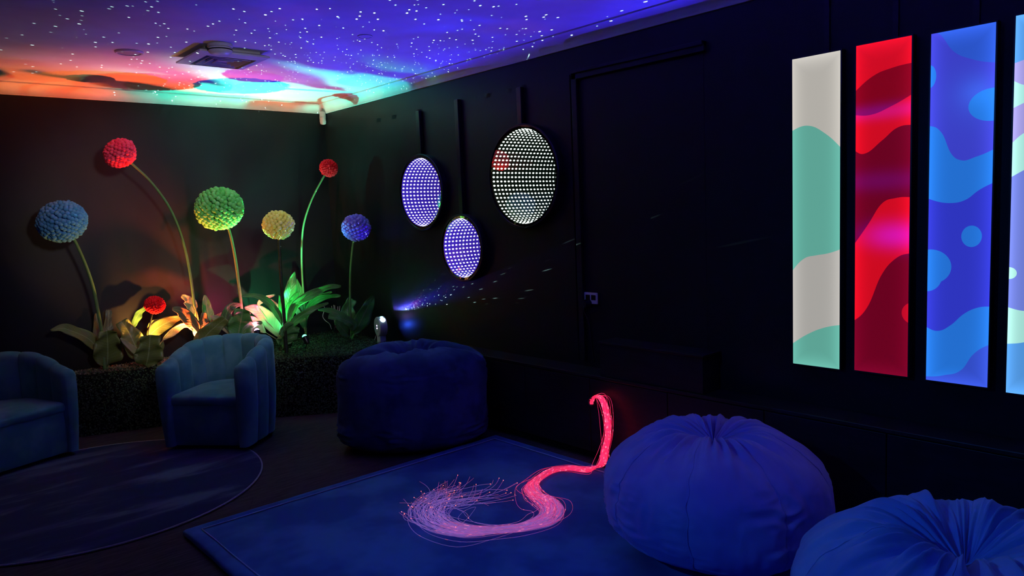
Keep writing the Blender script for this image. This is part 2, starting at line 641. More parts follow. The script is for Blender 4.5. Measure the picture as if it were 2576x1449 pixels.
light_panel((1993, 150), (2112, 929), pat_white, 'white and mint light panel with wave pattern, leftmost of the row of panels', 'panel_white_mint')
light_panel((2154, 116), (2283, 948), pat_red, 'red and maroon light panel with wave pattern and magenta patches', 'panel_red')
light_panel((2343, 86), (2484, 975), pat_blue, 'blue light panel with lighter blue waves and dots', 'panel_blue')
light_panel((2556, 40), (2653, 1003), pat_ice, 'pale blue, lilac and mint light panel cut off by the right edge of the photo', 'panel_ice')

# ------------------------------------------------------------------ infinity mirrors


def halfmirror():
    m = bpy.data.materials.new('one_way_mirror_glass')
    n = N(m)
    n.n.clear()
    out = n.new('ShaderNodeOutputMaterial')
    g = n.new('ShaderNodeBsdfGlossy')
    g.inputs['Roughness'].default_value = 0
    g.inputs['Color'].default_value = (.97, .97, .97, 1)
    t = n.new('ShaderNodeBsdfTransparent')
    t.inputs['Color'].default_value = (.95, .95, .95, 1)
    mx = n.new('ShaderNodeMixShader')
    geo = n.new('ShaderNodeNewGeometry')
    n.put(mx.inputs[0], n.math('ADD', .30, n.math('MULTIPLY', geo.outputs['Backfacing'], .67)))
    n.l.new(t.outputs[0], mx.inputs[1])
    n.l.new(g.outputs[0], mx.inputs[2])
    n.l.new(mx.outputs[0], out.inputs[0])
    return m


M_half = halfmirror()


def mirror_fn(n, b):
    n.put(b.inputs['Roughness'], n.math('MULTIPLY', n.noise(n.coord(), 3, 1), .004))


M_mirror = mat('mirror_silver', (.965, .965, .97), 0, .5, 1, fn=None)
M_rim = mat('mirror_rim_glass', (.30, .30, .32), .02, .5, 1, fn=mirror_fn)


def emis(name, col, s):
    m = bpy.data.materials.new(name)
    n = N(m)
    n.n.clear()
    out = n.new('ShaderNodeOutputMaterial')
    e = n.new('ShaderNodeEmission')
    e.inputs[0].default_value = (*col, 1)
    e.inputs[1].default_value = s
    n.l.new(e.outputs[0], out.inputs[0])
    return m


def infinity_mirror(c, R, pole_top, led_col, band_col, band_s, nled, label, tag_, y_pole=None):
    XG = XR-.058
    P = hit(*c, 0, XG)
    t = empty('infinity_mirror', (XR, P.y, P.z-R), label, 'mirror', 'round infinity mirrors on the right wall')
    ax = (-1, 0, 0)
    o = (XG, P.y, P.z)
    b = MB()
    b.lathe([(R-.004, .002), (R-.004, .008), (R+.006, .008), (R+.010, .002), (R+.010, -.054), (R-.004, -.054)], o, ax, 96, closed=True)
    b.build('frame', M_black, t, sharp=30)
    RL = R-.026
    gap = .036
    b = MB()
    b.lathe([(RL+.004, 0), (RL*.5, 0), (0, 0)], o, ax, 96)
    g = b.build('glass', M_half, t, smooth=False)
    # glass faces the room
    if sum((p.normal.x for p in g.data.polygons)) > 0:
        g.data.flip_normals()
    b = MB()
    b.lathe([(RL+.004, .0006), (R-.003, .0006)], o, ax, 96)
    b.build('rim_glass', M_rim, t, smooth=False)
    b = MB()
    b.lathe([(RL+.004, -gap), (RL*.5, -gap), (0, -gap)], o, ax, 96)
    b.build('back_mirror', M_mirror, t, smooth=False)
    b = MB()
    b.lathe([(RL+.0035, 0), (RL+.0035, -gap)], o, ax, 96)
    st = b.build('led_strip', emis(tag_+'_strip', band_col, band_s), t, smooth=False)
    b = MB()
    for k in range(nled):
        a = 2*PI*(k+.5)/nled
        cy_, cz_ = math.cos(a), math.sin(a)
        q = Vector((XG+gap/2, P.y+RL*cy_, P.z+RL*cz_))
        rad, tan = Vector((0, cy_, cz_)), Vector((0, -cz_, cy_))
        rows = []
        for i in range(5):
            el = PI/2*i/4
            rows.append([q-rad*(.0055*math.sin(el)-.003)+(tan*math.cos(2*PI*j/10)*.0066+Vector((1, 0, 0))*math.sin(2*PI*j/10)*.0100)*math.cos(el) for j in range(10)])
        b.grid(rows, close_u=True)
    b.build('led', emis(tag_+'_led', led_col, 4), st)
    yp = P.y if y_pole is None else y_pole
    b = MB()
    b.box((XR-.040, yp-.022, P.z+R-.01), (XR-.006, yp+.022, pole_top))
    b.build('cable_cover', M_black, t, smooth=False, bevel=.004)
    return t


infinity_mirror((1058, 484), .300, 2.45, (.75, .72, 1), (.06, .025, .75), .9, 56,
                'round infinity mirror with violet-blue dots hanging highest left of the two blue ones', 'left_mirror', hit(1051, 300, 0, XR-.03).y-.01)
infinity_mirror((1161, 624), .252, 2.47, (.72, .72, 1), (.06, .025, .75), 1.0, 46,
                'smallest round infinity mirror with blue dots, hanging lowest of the three', 'low_mirror', hit(1150, 320, 0, XR-.03).y-.01)
infinity_mirror((1314, 444), .350, 2.455, (.85, 1, .90), (.02, .045, .03), .25, 66,
                'largest round infinity mirror with white dots, nearest the blocked-up doorway', 'big_mirror', hit(1308, 270, 0, XR-.03).y)

# power outlet with a plug in it
P = hit(1487, 750, 0, XR-.012)
d = empty('power_outlet', (XR-.006, P.y, P.z-.04), 'white double power outlet with a black plug, right of the mirrors', 'outlet')
b = MB()
b.box((XR-.016, P.y-.058, P.z-.037), (XR-.006, P.y+.058, P.z+.037))
b.build('plate', M_whiteplastic, d, smooth=False, bevel=.004)
for dy in (-.024, .024):
    b = MB()
    b.box((XR-.019, P.y+dy-.019, P.z-.012), (XR-.0155, P.y+dy+.019, P.z+.022))
    b.build('switch', M_black, d, smooth=False, bevel=.003)
b = MB()
b.lathe([(0, .045), (.022, .045), (.028, .030), (.030, .0), (0, 0)], (XR-.016, P.y+.022, P.z-.035), (-1, 0, 0), 24)
b.tube(smooth_path([(XR-.055, P.y+.022, P.z-.035), (XR-.062, P.y+.02, P.z-.08), (XR-.03, P.y+.01, P.z-.16), (XR-.016, P.y+.004, P.z-.30), (XR-.015, P.y-.01, .60)], 24), .004)
b.build('plug', M_black, d, sharp=40)

# ------------------------------------------------------------------ dark cupboards along the right wall
XB = 3.385
d = empty('low_cupboard', (3.47, 2.6, 0), 'long low black cupboard along the right wall under the mirrors and panels', 'cupboard')
b = MB()
b.box((XB+.018, .1, .05), (XR-.002, 4.92, .540))
b.box((XB+.05, .1, 0), (XR-.03, 4.92, .05))
b.build('body', M_blackwood, d, smooth=False)
b = MB()
b.box((XB, .08, .540), (XR-.001, 4.94, .560))
b.build('top', M_blackwood, d, smooth=False, bevel=.003)
yy = .12
while yy < 4.8:
    b = MB()
    b.box((XB+.002, yy, .06), (XB+.020, yy+.595, .535))
    b.build('door', M_blackwood, d, smooth=False, bevel=.002)
    yy += .6
d = empty('black_box', (3.47, 2.58, .560), 'dark box unit standing on the low cupboard below the left panels', 'box unit')
b = MB()
b.box((XB+.012, 2.285, .561), (XR-.012, 3.03, .765))
b.build('body', M_blackwood, d, smooth=False, bevel=.003)
b = MB()
b.box((XB+.002, 2.275, .765), (XR-.008, 3.04, .780))
b.build('lid', M_blackwood, d, smooth=False, bevel=.003)

# ------------------------------------------------------------------ rugs
RX0, RX1, RY0, RY1, RZ = 1.13, 3.27, -.20, 3.92, .042
d = empty('floor_mat', ((RX0+RX1)/2, (RY0+RY1)/2, 0), 'large blue plush rectangular floor mat under the bean bags', 'mat')
b = MB()


def rect(i, z):
    return [(RX0+i, RY0+i, z), (RX1-i, RY0+i, z), (RX1-i, RY1-i, z), (RX0+i, RY1-i, z)]


def rrect(i, z, n=40):
    c = rect(i, z)
    out = []
    for k in range(4):
        a, e = Vector(c[k]), Vector(c[(k+1) % 4])
        for j in range(n):
            p = a.lerp(e, j/n)
            w = .004*noise.noise(Vector((p.x*7, p.y*7, i*20)))
            p.x += w
            p.y += w
            out.append(p)
    return out


b.grid([rrect(.012, 0), rrect(.0, .012), rrect(.002, .028), rrect(.014, .039), rrect(.035, .042), rrect(.062, .041), rrect(.074, .034)], close_u=True)
b.build('border', M_matvelvet, d)
b = MB()
nx, ny = 70, 120
rows = []
for j in range(ny+1):
    row = []
    for i in range(nx+1):
        x = RX0+.072+(RX1-RX0-.144)*i/nx
        y = RY0+.072+(RY1-RY0-.144)*j/ny
        e = min(i, nx-i, j, ny-j)
        z = .034+(.009*min(1, e/2) + .004*noise.noise(Vector((x*3, y*3, 0))) if e else 0)
        row.append((x, y, z))
    rows.append(row)
b.grid(rows)
b.build('pad', M_matvelvet, d)
b = MB()
b.tube([Vector(p)+Vector((0, 0, .006)) for p in rrect(.074, .034)]+[Vector(rrect(.074, .04)[0])], .0035, 6)
b.build('piping', M_matpiping, d)

rc, rr = Vector((.95, 5.05, 0)), 1.0
d = empty('round_rug', rc, 'dark round rug with grey brush strokes and a pale bound edge', 'rug')
b = MB()
b.lathe([(rr-.004, 0), (rr, .004), (rr-.004, .011), (rr-.02, .012), (rr*.5, .012), (0, .012)], rc, (0, 0, 1), 128)
b.build('pile', M_rug, d)
b = MB()
ring = [(rc.x+(rr)*math.cos(2*PI*k/160), rc.y+(rr)*math.sin(2*PI*k/160), .0085) for k in range(161)]
b.tube(ring, .006, 6, caps=False)
b.build('binding', M_piping, d)

# ------------------------------------------------------------------ bean bags


def beanbag(name, c, R, Hh, label, mtl, dim=.10, rd=.16, nrad=18, seed=0, boxy=2.6, flat=.35, crease=0, rot=0, tilt=(0, 0), fold=1.0, ns=8, side=1.0, ell=None):
    c = Vector(c)
    t = empty(name, c, label, 'bean bag', 'velour bean bags')
    NU, NV = 288, 130
    rows = []

    def pt(th, s, off=0.0):
        # s: 0 bottom centre .. 1 top centre, superellipse profile
        a = (s-.5)*PI
        ca, sa = max(math.cos(a), 0), math.sin(a)
        r = R*ca**(2/boxy)
        z = Hh/2*(1+math.copysign(abs(sa)**(2/boxy), sa))
        if sa < 0:                       # settles on the floor
            z = Hh/2-(Hh/2)*abs(sa)**(2/(boxy+1.2))
        q = r/R
        cs, sn = math.cos(th), math.sin(th)
        d = Vector((seed*3.1, seed*1.7, 0))
        # seams pull the cover in, panels puff out
        seam = abs(math.sin(ns/2*(th-rot)))
        puff = (seam**.45-.8)*.018*ca
        # broad lumps
        l = noise.noise(Vector((cs*1.3, sn*1.3, z*1.4))+d)*.030*(.4+.6*ca)
        # long folds running from the gather towards the waist
        wob = noise.noise(Vector((cs*2, sn*2, s*3))+d)*.5
        f1 = 1-abs(noise.noise(Vector((cs*nrad*.32+wob, sn*nrad*.32+wob, s*2.2))+d*2))*2
        f2 = 1-abs(noise.noise(Vector((cs*nrad*.75, sn*nrad*.75, s*4.0))+d))*2
        up = max(0, sa)**1.2
        g = math.exp(-((q-.33)/.30)**2)
        fz = (f1*.020+f2*.010)*up*(g*1.2+.25)*fold
        # short horizontal wrinkles at the seams, low on the side
        low = math.exp(-((s-.42)/.16)**2)
        hw = noise.noise(Vector((cs*4.0, sn*4.0, z*26))+d)
        hw = (1-abs(hw)*2.2)
        m2 = max(0, noise.noise(Vector((cs*1.8, sn*1.8, z*2.5))+d*3)+.12)
        hz = hw*m2*.026*low*side
        fine = noise.noise(Vector((cs*13, sn*13, z*16))+d)*.0035*fold
        nr = ca**.7
        k = puff+l+hz+fine+off
        rr_ = r+k*nr+fz*.5*nr
        zz = z+(k*.5+fz)*up
        if sa > 0:
            zz -= dim*math.exp(-(q*R/rd)**2)
            if crease:
                x = cs*math.cos(rot)+sn*math.sin(rot)
                yv = (-cs*math.sin(rot)+sn*math.cos(rot))*q
                zz -= crease*math.exp(-((yv+.12*math.sin(3*x*q+seed))/.20)**2)*(1-q**4)*up
        p = Vector((rr_*cs, rr_*sn, max(0.0, zz)))
        if ell:                          # longer one way than the other
            e = Vector((math.cos(ell[1]), math.sin(ell[1]), 0))
            p += e*(p.dot(e)*(ell[0]-1))
        p.x += tilt[0]*p.z
        p.y += tilt[1]*p.z
        return c+p
    # denser rows towards the top
    ss = [0, .03] + [.06+(.94-.0)*(i/(NV-3))**.9 for i in range(NV-2)]
    ss[-1] = .9995
    rows = [[pt(2*PI*k/NU, s) for k in range(NU)] for s in ss]
    b = MB()
    b.grid(rows, close_u=True)
    b.build('cover', mtl, t)
    for k in range(ns):
        th = rot+2*PI*k/ns
        path = [pt(th+.012*math.sin(j*.7), .18+.74*j/60, .001) for j in range(61)]
        b = MB()
        b.tube(path, .0014, 5)
        b.build('seam', mtl, t)
    return t


beanbag('bean_bag', (2.820, 1.808, .040), .494, .555, 'large violet-blue round bean bag with a gathered top, behind the foreground one', M_bag,
        dim=.085, rd=.17, nrad=13, seed=1, boxy=2.3, rot=.35, ns=8, tilt=(-.03, .06), fold=1.5, side=2.0)
beanbag('bean_bag', (2.35, .69, .040), .49, .59, 'blue velour bean bag with a deep gathered centre, cut off by the bottom right corner', M_bag2,
        dim=.16, rd=.20, nrad=15, seed=4, boxy=2.5, rot=.2, ns=6, fold=2.3, side=1.5)
beanbag('bean_bag', (2.858, 4.318, 0), .400, .70, 'dark navy upright bean bag with a creased sunken top, in front of the planter', M_bag3,
        dim=.02, rd=.3, nrad=6, seed=9, boxy=4.6, rot=-.75, ns=4, crease=.24, fold=.9, side=1.5, ell=(1.31, -.571))

# ------------------------------------------------------------------ tub chairs


def tub_chair(loc, rz, label, Wd=.70, Dp=.69, arm=.615, back=.735):
    """local frame: the chair faces -Y, front edge at y=0"""
    t = empty('tub_chair', loc, label, 'armchair', 'channel-tufted tub chairs', rz)
    TH = .105
    hw = Wd/2
    # centre line of the shell: up one arm, round the back, down the other
    rad = hw-TH/2
    L1 = Dp-hw
    arc = PI*rad
    tot = 2*L1+arc

    def path(s):
        x = s*tot
        if x < L1:
            return Vector((rad, x, 0)), Vector((1, 0, 0))
        if x > L1+arc:
            return Vector((-rad, L1-(x-L1-arc), 0)), Vector((-1, 0, 0))
        a = (x-L1)/rad
        return Vector((rad*math.cos(a), L1+rad*math.sin(a), 0)), Vector((math.cos(a), math.sin(a), 0))
    NF = 10
    NS = NF*14
    rows = []
    Mw = world(t)
    for i in range(NS+1):
        s = i/NS
        p, nrm = path(s)
        k = math.sin(PI*s)
        top = arm+(back-arm)*(math.sin(PI*min(1, max(0, (k-.12)/.88))*.5))**1.1
        fl = abs(math.sin(PI*s*NF))
        bul = .020*(fl**.42)-.012
        e = min(s, 1-s)*tot
        end = max(0, 1-e/.035)
        shrink = 1-.30*end**2
        cr = []
        h = TH/2*shrink
        bo, bi = bul*(1-end), bul*(1-end)
        top -= .030*end**2
        taper = .035
        pts = [(h+bo*.7-taper, .03), (h+bo-.02, .16), (h+bo-.006, .32), (h+bo, top-.14)]
        for q in range(9):
            a = PI*q/8
            pts.append((math.cos(a)*(h+bo), top-(h+.0)+math.sin(a)*(h+bo*.6)))
        pts += [(-(h+bi), top-.14), (-(h+bi), .36), (-h, .10), (-h, .03)]
        for o_, z in pts:
            cr.append(Mw @ (p+nrm*o_+Vector((0, 0, z))))
        rows.append(cr)
    b = MB()
    b.grid(rows)
    m = len(rows[0])
    b.f.append(tuple(range(m))); b.m.append(0)
    b.f.append(tuple(NS*m+k for k in range(m))[::-1]); b.m.append(0)
    for i in range(NS):   # underside
        b.f.append((i*m, (i+1)*m, (i+1)*m+m-1, i*m+m-1)); b.m.append(0)
    b.build('backrest', M_chair, t, sharp=70)
    # plinth with the upholstered front
    iw = hw-TH+.004

    def outline(off, y0):
        o = [(iw-off, y0), (iw-off, L1)]
        for q in range(1, 16):
            a = PI*q/16
            o.append(((iw-off)*math.cos(a), L1+(iw-off)*math.sin(a)))
        o += [(-iw+off, L1), (-iw+off, y0)]
        return o
    b = MB()
    rows = [[Mw @ Vector((x, y, z)) for x, y in outline(0, .035)] for z in (.03, .15, .30, .335)]
    rows = [[Mw @ Vector((x, y, .03)) for x, y in outline(.0, .045)]] + [[Mw @ Vector((x, y, z)) for x, y in outline(0, yy)] for z, yy in ((.06, .036), (.20, .03), (.325, .033))]
    b.grid(rows, close_u=True)
    n = len(rows[0])
    b.f.append(tuple(range(n))); b.m.append(0)
    b.f.append(tuple(len(b.v)-n+k for k in range(n))); b.m.append(0)
    b.build('base', M_chair, t, sharp=40)
    b = MB()
    rows = []
    yc_ = Dp*.45
    for k_, z in ((.97, .322), (1.0, .335), (1.008, .360), (.99, .382), (.93, .396), (.75, .405), (.5, .409), (.25, .411), (.02, .411)):
        rows.append([Mw @ Vector((x*k_, yc_+(y-yc_)*k_, z+.006*noise.noise(Vector((x*k_*6, y*k_*6, .3))))) for x, y in outline(0, .022)])
    b.grid(rows, close_u=True)
    b.f.append(tuple(len(b.v)-n+k for k in range(n))); b.m.append(0)
    b.build('seat', M_chair, t, sharp=60)
    for sx in (-1, 1):
        for y in (.08, Dp-.16):
            b = MB()
            p = Mw @ Vector((sx*(hw-.13), y, 0))
            b.lathe([(0, 0), (.018, 0), (.022, .034), (0, .034)], p, (0, 0, 1), 16)
            b.build('foot', M_black, t, sharp=40)
    return t


f = Vector((-.77, -.64, 0))
tub_chair((1.715, 5.25, .013), math.atan2(f.y, f.x)+PI/2, 'teal-blue channel-tufted velvet tub chair in front of the planter, whole seat visible')
f = Vector((.36, -.93, 0))
tub_chair((.755, 5.80, .013), math.atan2(f.y, f.x)+PI/2, 'teal-blue channel-tufted velvet tub chair cut off by the left edge of the photo', Wd=.76)

# ------------------------------------------------------------------ planter
front = [(1.02, 6.52), (1.16, 6.47), (1.40, 6.38), (1.72, 6.26), (2.08, 6.04), (2.42, 5.80), (2.68, 5.62), (2.96, 5.43), (3.26, 5.26), (3.545, 5.13)]
outl = [(.98, YB-.005)] + front + [(3.545, YB-.005)]
d = empty('planter', (2.6, 6.2, 0), 'dark corner planter clad in small-leaved artificial hedge', 'planter')
b = MB()
b.add([(x, y, 0) for x, y in outl]+[(x, y, ZP-.012) for x, y in outl],
      [tuple(range(len(outl)))[::-1], tuple(range(len(outl), 2*len(outl)))] +
      [(i, (i+1) % len(outl), len(outl)+(i+1) % len(outl), len(outl)+i) for i in range(len(outl))])
M_soil = mat('dark_planter_box', rough=.9, spec=.1, fn=mottled((.012, .012, .010), (.02, .02, .016), 30))
b.build('body', M_soil, d, smooth=False)


def inside(x, y):
    for (x0, y0), (x1, y1) in zip(front, front[1:]):
        if x0 <= x <= x1:
            return y > y0+(y1-y0)*(x-x0)/(x1-x0)+.02 and y < YB-.02
    return False


def frontpt(s):
    L = [math.dist(a, c) for a, c in zip(front, front[1:])]
    x = s*sum(L)
    for (a, c), l in zip(zip(front, front[1:]), L):
        if x <= l:
            return (a[0]+(c[0]-a[0])*x/l, a[1]+(c[1]-a[1])*x/l), ((c[1]-a[1])/l, -(c[0]-a[0])/l)
        x -= l
    return front[-1], (-.5, -.86)


def leaf_bits(b, P, nrm, sz):
    n = Vector(nrm).normalized()
    t = Vector((random.uniform(-1, 1), random.uniform(-1, 1), random.uniform(-1, 1)))
    t = (t-n*t.dot(n)).normalized()
    n2 = (n+Vector((random.uniform(-1, 1), random.uniform(-1, 1), random.uniform(-.6, 1)))*.7).normalized()
    s = n2.cross(t).normalized()
    P = Vector(P)
    b.add([P, P+t*sz*.5+s*sz*.34+n*.002, P+t*sz, P+t*sz*.5-s*sz*.34+n*.002], [(0, 1, 2, 3)])


def hedge_fn(n, b):
    oi = n.new('ShaderNodeNewGeometry')
    f = oi.outputs['Random Per Island']
    n.put(b.inputs['Base Color'], n.mix(f, (.025, .055, .022), (.09, .16, .06)))


M_hedge = mat('artificial_hedge_leaf', rough=.5, spec=.4, fn=hedge_fn)
b = MB()
for i in range(9500):
    (x, y), (nx_, ny_) = frontpt(random.random()**.9)
    z = random.uniform(.0, ZP+.012)
    o_ = random.uniform(0, .018)
    leaf_bits(b, (x+nx_*o_, y+ny_*o_, z), (nx_, ny_, .25), random.uniform(.010, .019))
cnt = 0
while cnt < 9500:
    x, y = random.uniform(1.1, 3.53), random.uniform(5.12, 6.66)
    if not inside(x, y): continue
    edge = not inside(x, y-.10)
    if x < 2.05 and not edge: continue
    leaf_bits(b, (x, y, ZP-.012+random.uniform(0, .026)), (0, 0, 1), random.uniform(.010, .018))
    cnt += 1
o = b.build('hedge_cladding', M_hedge, d, smooth=False)
o['kind'] = 'stuff'


def gravel_fn(n, b):
    oi = n.new('ShaderNodeNewGeometry')
    f = oi.outputs['Random Per Island']
    n.put(b.inputs['Base Color'], n.mix(f, (.10, .08, .05), (.42, .33, .20)))


M_gravel = mat('bark_gravel', rough=.6, spec=.4, fn=gravel_fn)
b = MB()
cnt = 0
while cnt < 4200:
    x, y = random.uniform(1.06, 2.25), random.uniform(5.9, 6.66)
    if not inside(x, y): continue
    cnt += 1
    s = random.uniform(.004, .010)
    P = Vector((x, y, ZP-.010+random.uniform(0, .012)))
    R_ = Matrix.Rotation(random.uniform(0, 6.28), 3, Vector((random.uniform(-1, 1), random.uniform(-1, 1), random.uniform(.2, 1))).normalized())
    k = [random.uniform(.6, 1.3) for _ in range(6)]
    vs = [P+R_ @ (Vector(v)*s*q) for v, q in zip(((1, 0, 0), (-1, 0, 0), (0, .8, 0), (0, -.8, 0), (0, 0, .5), (0, 0, -.5)), k)]
    b.add(vs, [(0, 2, 4), (2, 1, 4), (1, 3, 4), (3, 0, 4), (2, 0, 5), (1, 2, 5), (3, 1, 5), (0, 3, 5)])
o = b.build('bark_gravel', M_gravel, smooth=False)
tag(o, 'loose pale bark gravel covering the left half of the planter top', 'gravel', kind='stuff')

# ------------------------------------------------------------------ giant pompon flowers
ICO = None


def ico_unit(sub=2):
    bm = bmesh.new()
    bmesh.ops.create_icosphere(bm, subdivisions=sub, radius=1)
    bm.verts.ensure_lookup_table()
    r = [v.co.copy() for v in bm.verts], [tuple(v.index for v in f_.verts) for f_ in bm.faces]
    bm.free()
    return r


ICO = ico_unit(2)


def felt(name, c1, c2):
    def fn(n, b):
        oi = n.new('ShaderNodeNewGeometry')
        f = oi.outputs['Random Per Island']
        n.put(b.inputs['Base Color'], n.mix(f, c1, c2))
        bp = n.new('ShaderNodeBump')
        bp.inputs['Strength'].default_value = .25
        bp.inputs['Distance'].default_value = .004
        n.put(bp.inputs['Height'], n.noise(n.coord(), 320, 2))
        n.l.new(bp.outputs[0], b.inputs['Normal'])
    return mat(name, rough=.95, spec=.04, sheen=.05, fn=fn)


def stem_fn(n, b):
    n.put(b.inputs['Base Color'], n.mix(n.noise(n.coord(), 30, 2), (.10, .20, .06), (.16, .27, .09)))


M_stem = mat('green_stem', rough=.45, spec=.4, fn=stem_fn)
M_stemdark = mat('dark_stem', rough=.4, spec=.4, fn=mottled((.02, .025, .016), (.035, .04, .022), 30))


def flower(stem_px, y0, y1, head_px, rpx, squash, nball, mtl, label, stem_r=.011, smat=None, base_z=ZP):
    Hc = hit(*head_px, 1, y1)
    R = rpx*pxm(Hc)
    pts = []
    n = len(stem_px)
    Hpix = Vector(head_px)
    for i, (px, py) in enumerate(stem_px):
        s = i/(n-1)
        pts.append(hit(px, py, 1, y1+(y0-y1)*s))
    last = pts[-1]
    if last.z > base_z:
        pts.append(Vector((last.x+(last.x-pts[-2].x)*.15, last.y, base_z-.012)))
    pts = [Hc+(pts[0]-Hc)*.2] + pts
    t = empty('pompon_flower', pts[-1], label, 'flower', 'giant pompon flowers in the planter')
    b = MB()
    b.tube(smooth_path(pts, 48), lambda s: stem_r*(.8+.35*s), 12)
    b.build('stem', smat or M_stem, t)
    ax = (Hc-pts[2]).normalized()
    e1 = ax.cross(Vector((0, 1, 0))).normalized()
    e2 = ax.cross(e1)
    b = MB()
    iv, if_ = ICO
    br = R*math.sqrt(4*PI/nball)*.52
    rb = R-br*.8
    ga = PI*(3-math.sqrt(5))
    for k in range(nball):
        z = 1-2*(k+.5)/nball
        rr_ = math.sqrt(1-z*z)
        a = ga*k+random.uniform(-.06, .06)
        dv = e1*(rr_*math.cos(a))+e2*(rr_*math.sin(a))+ax*(z*squash)
        c = Hc+dv*rb*random.uniform(.965, 1.02)
        s = br*random.uniform(.88, 1.1)
        st = random.uniform(.95, 1.2)
        dn = dv.normalized()
        b.add([c+(v+dn*(v.dot(dn)*(st-1)))*s for v in iv], if_)
    c0 = [Hc+(e1*v.x+e2*v.y+ax*(v.z*squash))*(R*.80) for v in iv]
    b.add(c0, if_)
    b.build('head', mtl, t)
    return t


FL_blue = felt('felt_blue', (.10, .36, .68), (.18, .48, .80))
FL_pink = felt('felt_pink', (.85, .05, .13), (.92, .10, .20))
FL_green = felt('felt_green', (.13, .62, .12), (.22, .74, .19))
FL_yellow = felt('felt_yellow', (.80, .74, .12), (.88, .84, .22))
FL_red = felt('felt_red', (.85, .008, .012), (.92, .02, .03))
FL_purple = felt('felt_purple', (.20, .14, .80), (.30, .22, .90))
flower([(187, 603), (215, 665), (235, 725), (248, 790), (256, 835), (259, 880)], 6.50, 6.36, (156, 557), 58, .88, 330, FL_blue,
       'tall stem with a large pale blue pompon head, leftmost flower', .0125)
flower([(334, 414), (380, 458), (425, 520), (455, 590), (475, 670), (488, 760), (493, 820)], 6.42, 6.24, (302, 385), 40, .84, 190, FL_pink,
       'very tall arching stem with a pink-red pompon head, highest of the flowers', .0105)
flower([(576, 578), (590, 640), (600, 710), (607, 770), (610, 830)], 6.24, 6.16, (552, 525), 59, .9, 330, FL_green,
       'large green pompon head on an upright stem in the middle of the planter', .0125)
flower([(702, 603), (706, 680), (711, 750), (716, 812), (718, 850)], 5.92, 5.85, (700, 566), 39, .93, 170, FL_yellow,
       'yellow pompon flower on a dark stem behind the tub chair', .0145, M_stemdark)
flower([(814, 445), (785, 500), (765, 560), (759, 620), (760, 690), (765, 760), (769, 840)], 6.52, 6.07, (827, 423), 23, .95, 210, FL_red,
       'tall green curved stem with a small red pompon head next to the room corner', .009)
flower([(889, 607), (884, 650), (881, 700), (881, 770), (884, 845)], 6.10, 5.90, (896, 573), 36, .95, 180, FL_purple,
       'violet pompon flower standing at the right end of the planter', .010)
flower([(383, 790), (378, 815), (374, 845)], 6.34, 6.30, (389, 767), 25, .9, 200, FL_red,
       'short red pompon flower low among the broad leaves', .007, M_stemdark)

# ------------------------------------------------------------------ broad-leaved plants


def leafmat(name, c1, c2, rough=.38):
    m = bpy.data.materials.new(name)
    n = N(m)
    b = n.n['Principled BSDF']
    out = n.n['Material Output']
    v = n.coord('UV', (1, 1, 1))
    uv = n.new('ShaderNodeUVMap')
    sp = n.new('ShaderNodeSeparateXYZ')
    n.l.new(uv.outputs[0], sp.inputs[0])
    u, t = sp.outputs[0], sp.outputs[1]
    au = n.math('ABSOLUTE', n.math('SUBTRACT', u, .5))
    rib = n.smooth(au, .0, .035)
    vein = n.math('SINE', n.math('MULTIPLY', n.math('SUBTRACT', t, n.math('MULTIPLY', au, .28)), 95))
    col = n.mix(n.noise(n.coord(), 9, 3), c1, c2)
    col = n.mix(n.math('MULTIPLY', n.smooth(n.noise(n.coord(), 5, 3), .56, .70), .45), col, (.30, .19, .11))
    col = n.mix(n.math('MULTIPLY', n.smooth(vein, .6, 1), .06), col, (.5, .6, .3))
    col = n.mix(rib, (.42, .5, .24), col)
    n.put(b.inputs['Base Color'], col)
    b.inputs['Roughness'].default_value = rough
    b.inputs['Specular IOR Level'].default_value = .4
    bp = n.new('ShaderNodeBump')
    bp.inputs['Strength'].default_value = .12
    bp.inputs['Distance'].default_value = .004
    n.put(bp.inputs['Height'], vein)
    n.l.new(bp.outputs[0], b.inputs['Normal'])
    tr = n.new('ShaderNodeBsdfTranslucent')
    n.put(tr.inputs['Color'], col)
    mx = n.new('ShaderNodeMixShader')
    mx.inputs[0].default_value = .28
    n.l.new(b.outputs[0], mx.inputs[1])
    n.l.new(tr.outputs[0], mx.inputs[2])
    n.l.new(mx.outputs[0], out.inputs[0])
    return m


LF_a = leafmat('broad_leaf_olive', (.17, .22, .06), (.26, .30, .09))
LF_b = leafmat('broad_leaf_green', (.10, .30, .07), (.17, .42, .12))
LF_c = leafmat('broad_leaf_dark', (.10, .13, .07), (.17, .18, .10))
LF_d = leafmat('broad_leaf_pale', (.45, .42, .22), (.55, .50, .28))


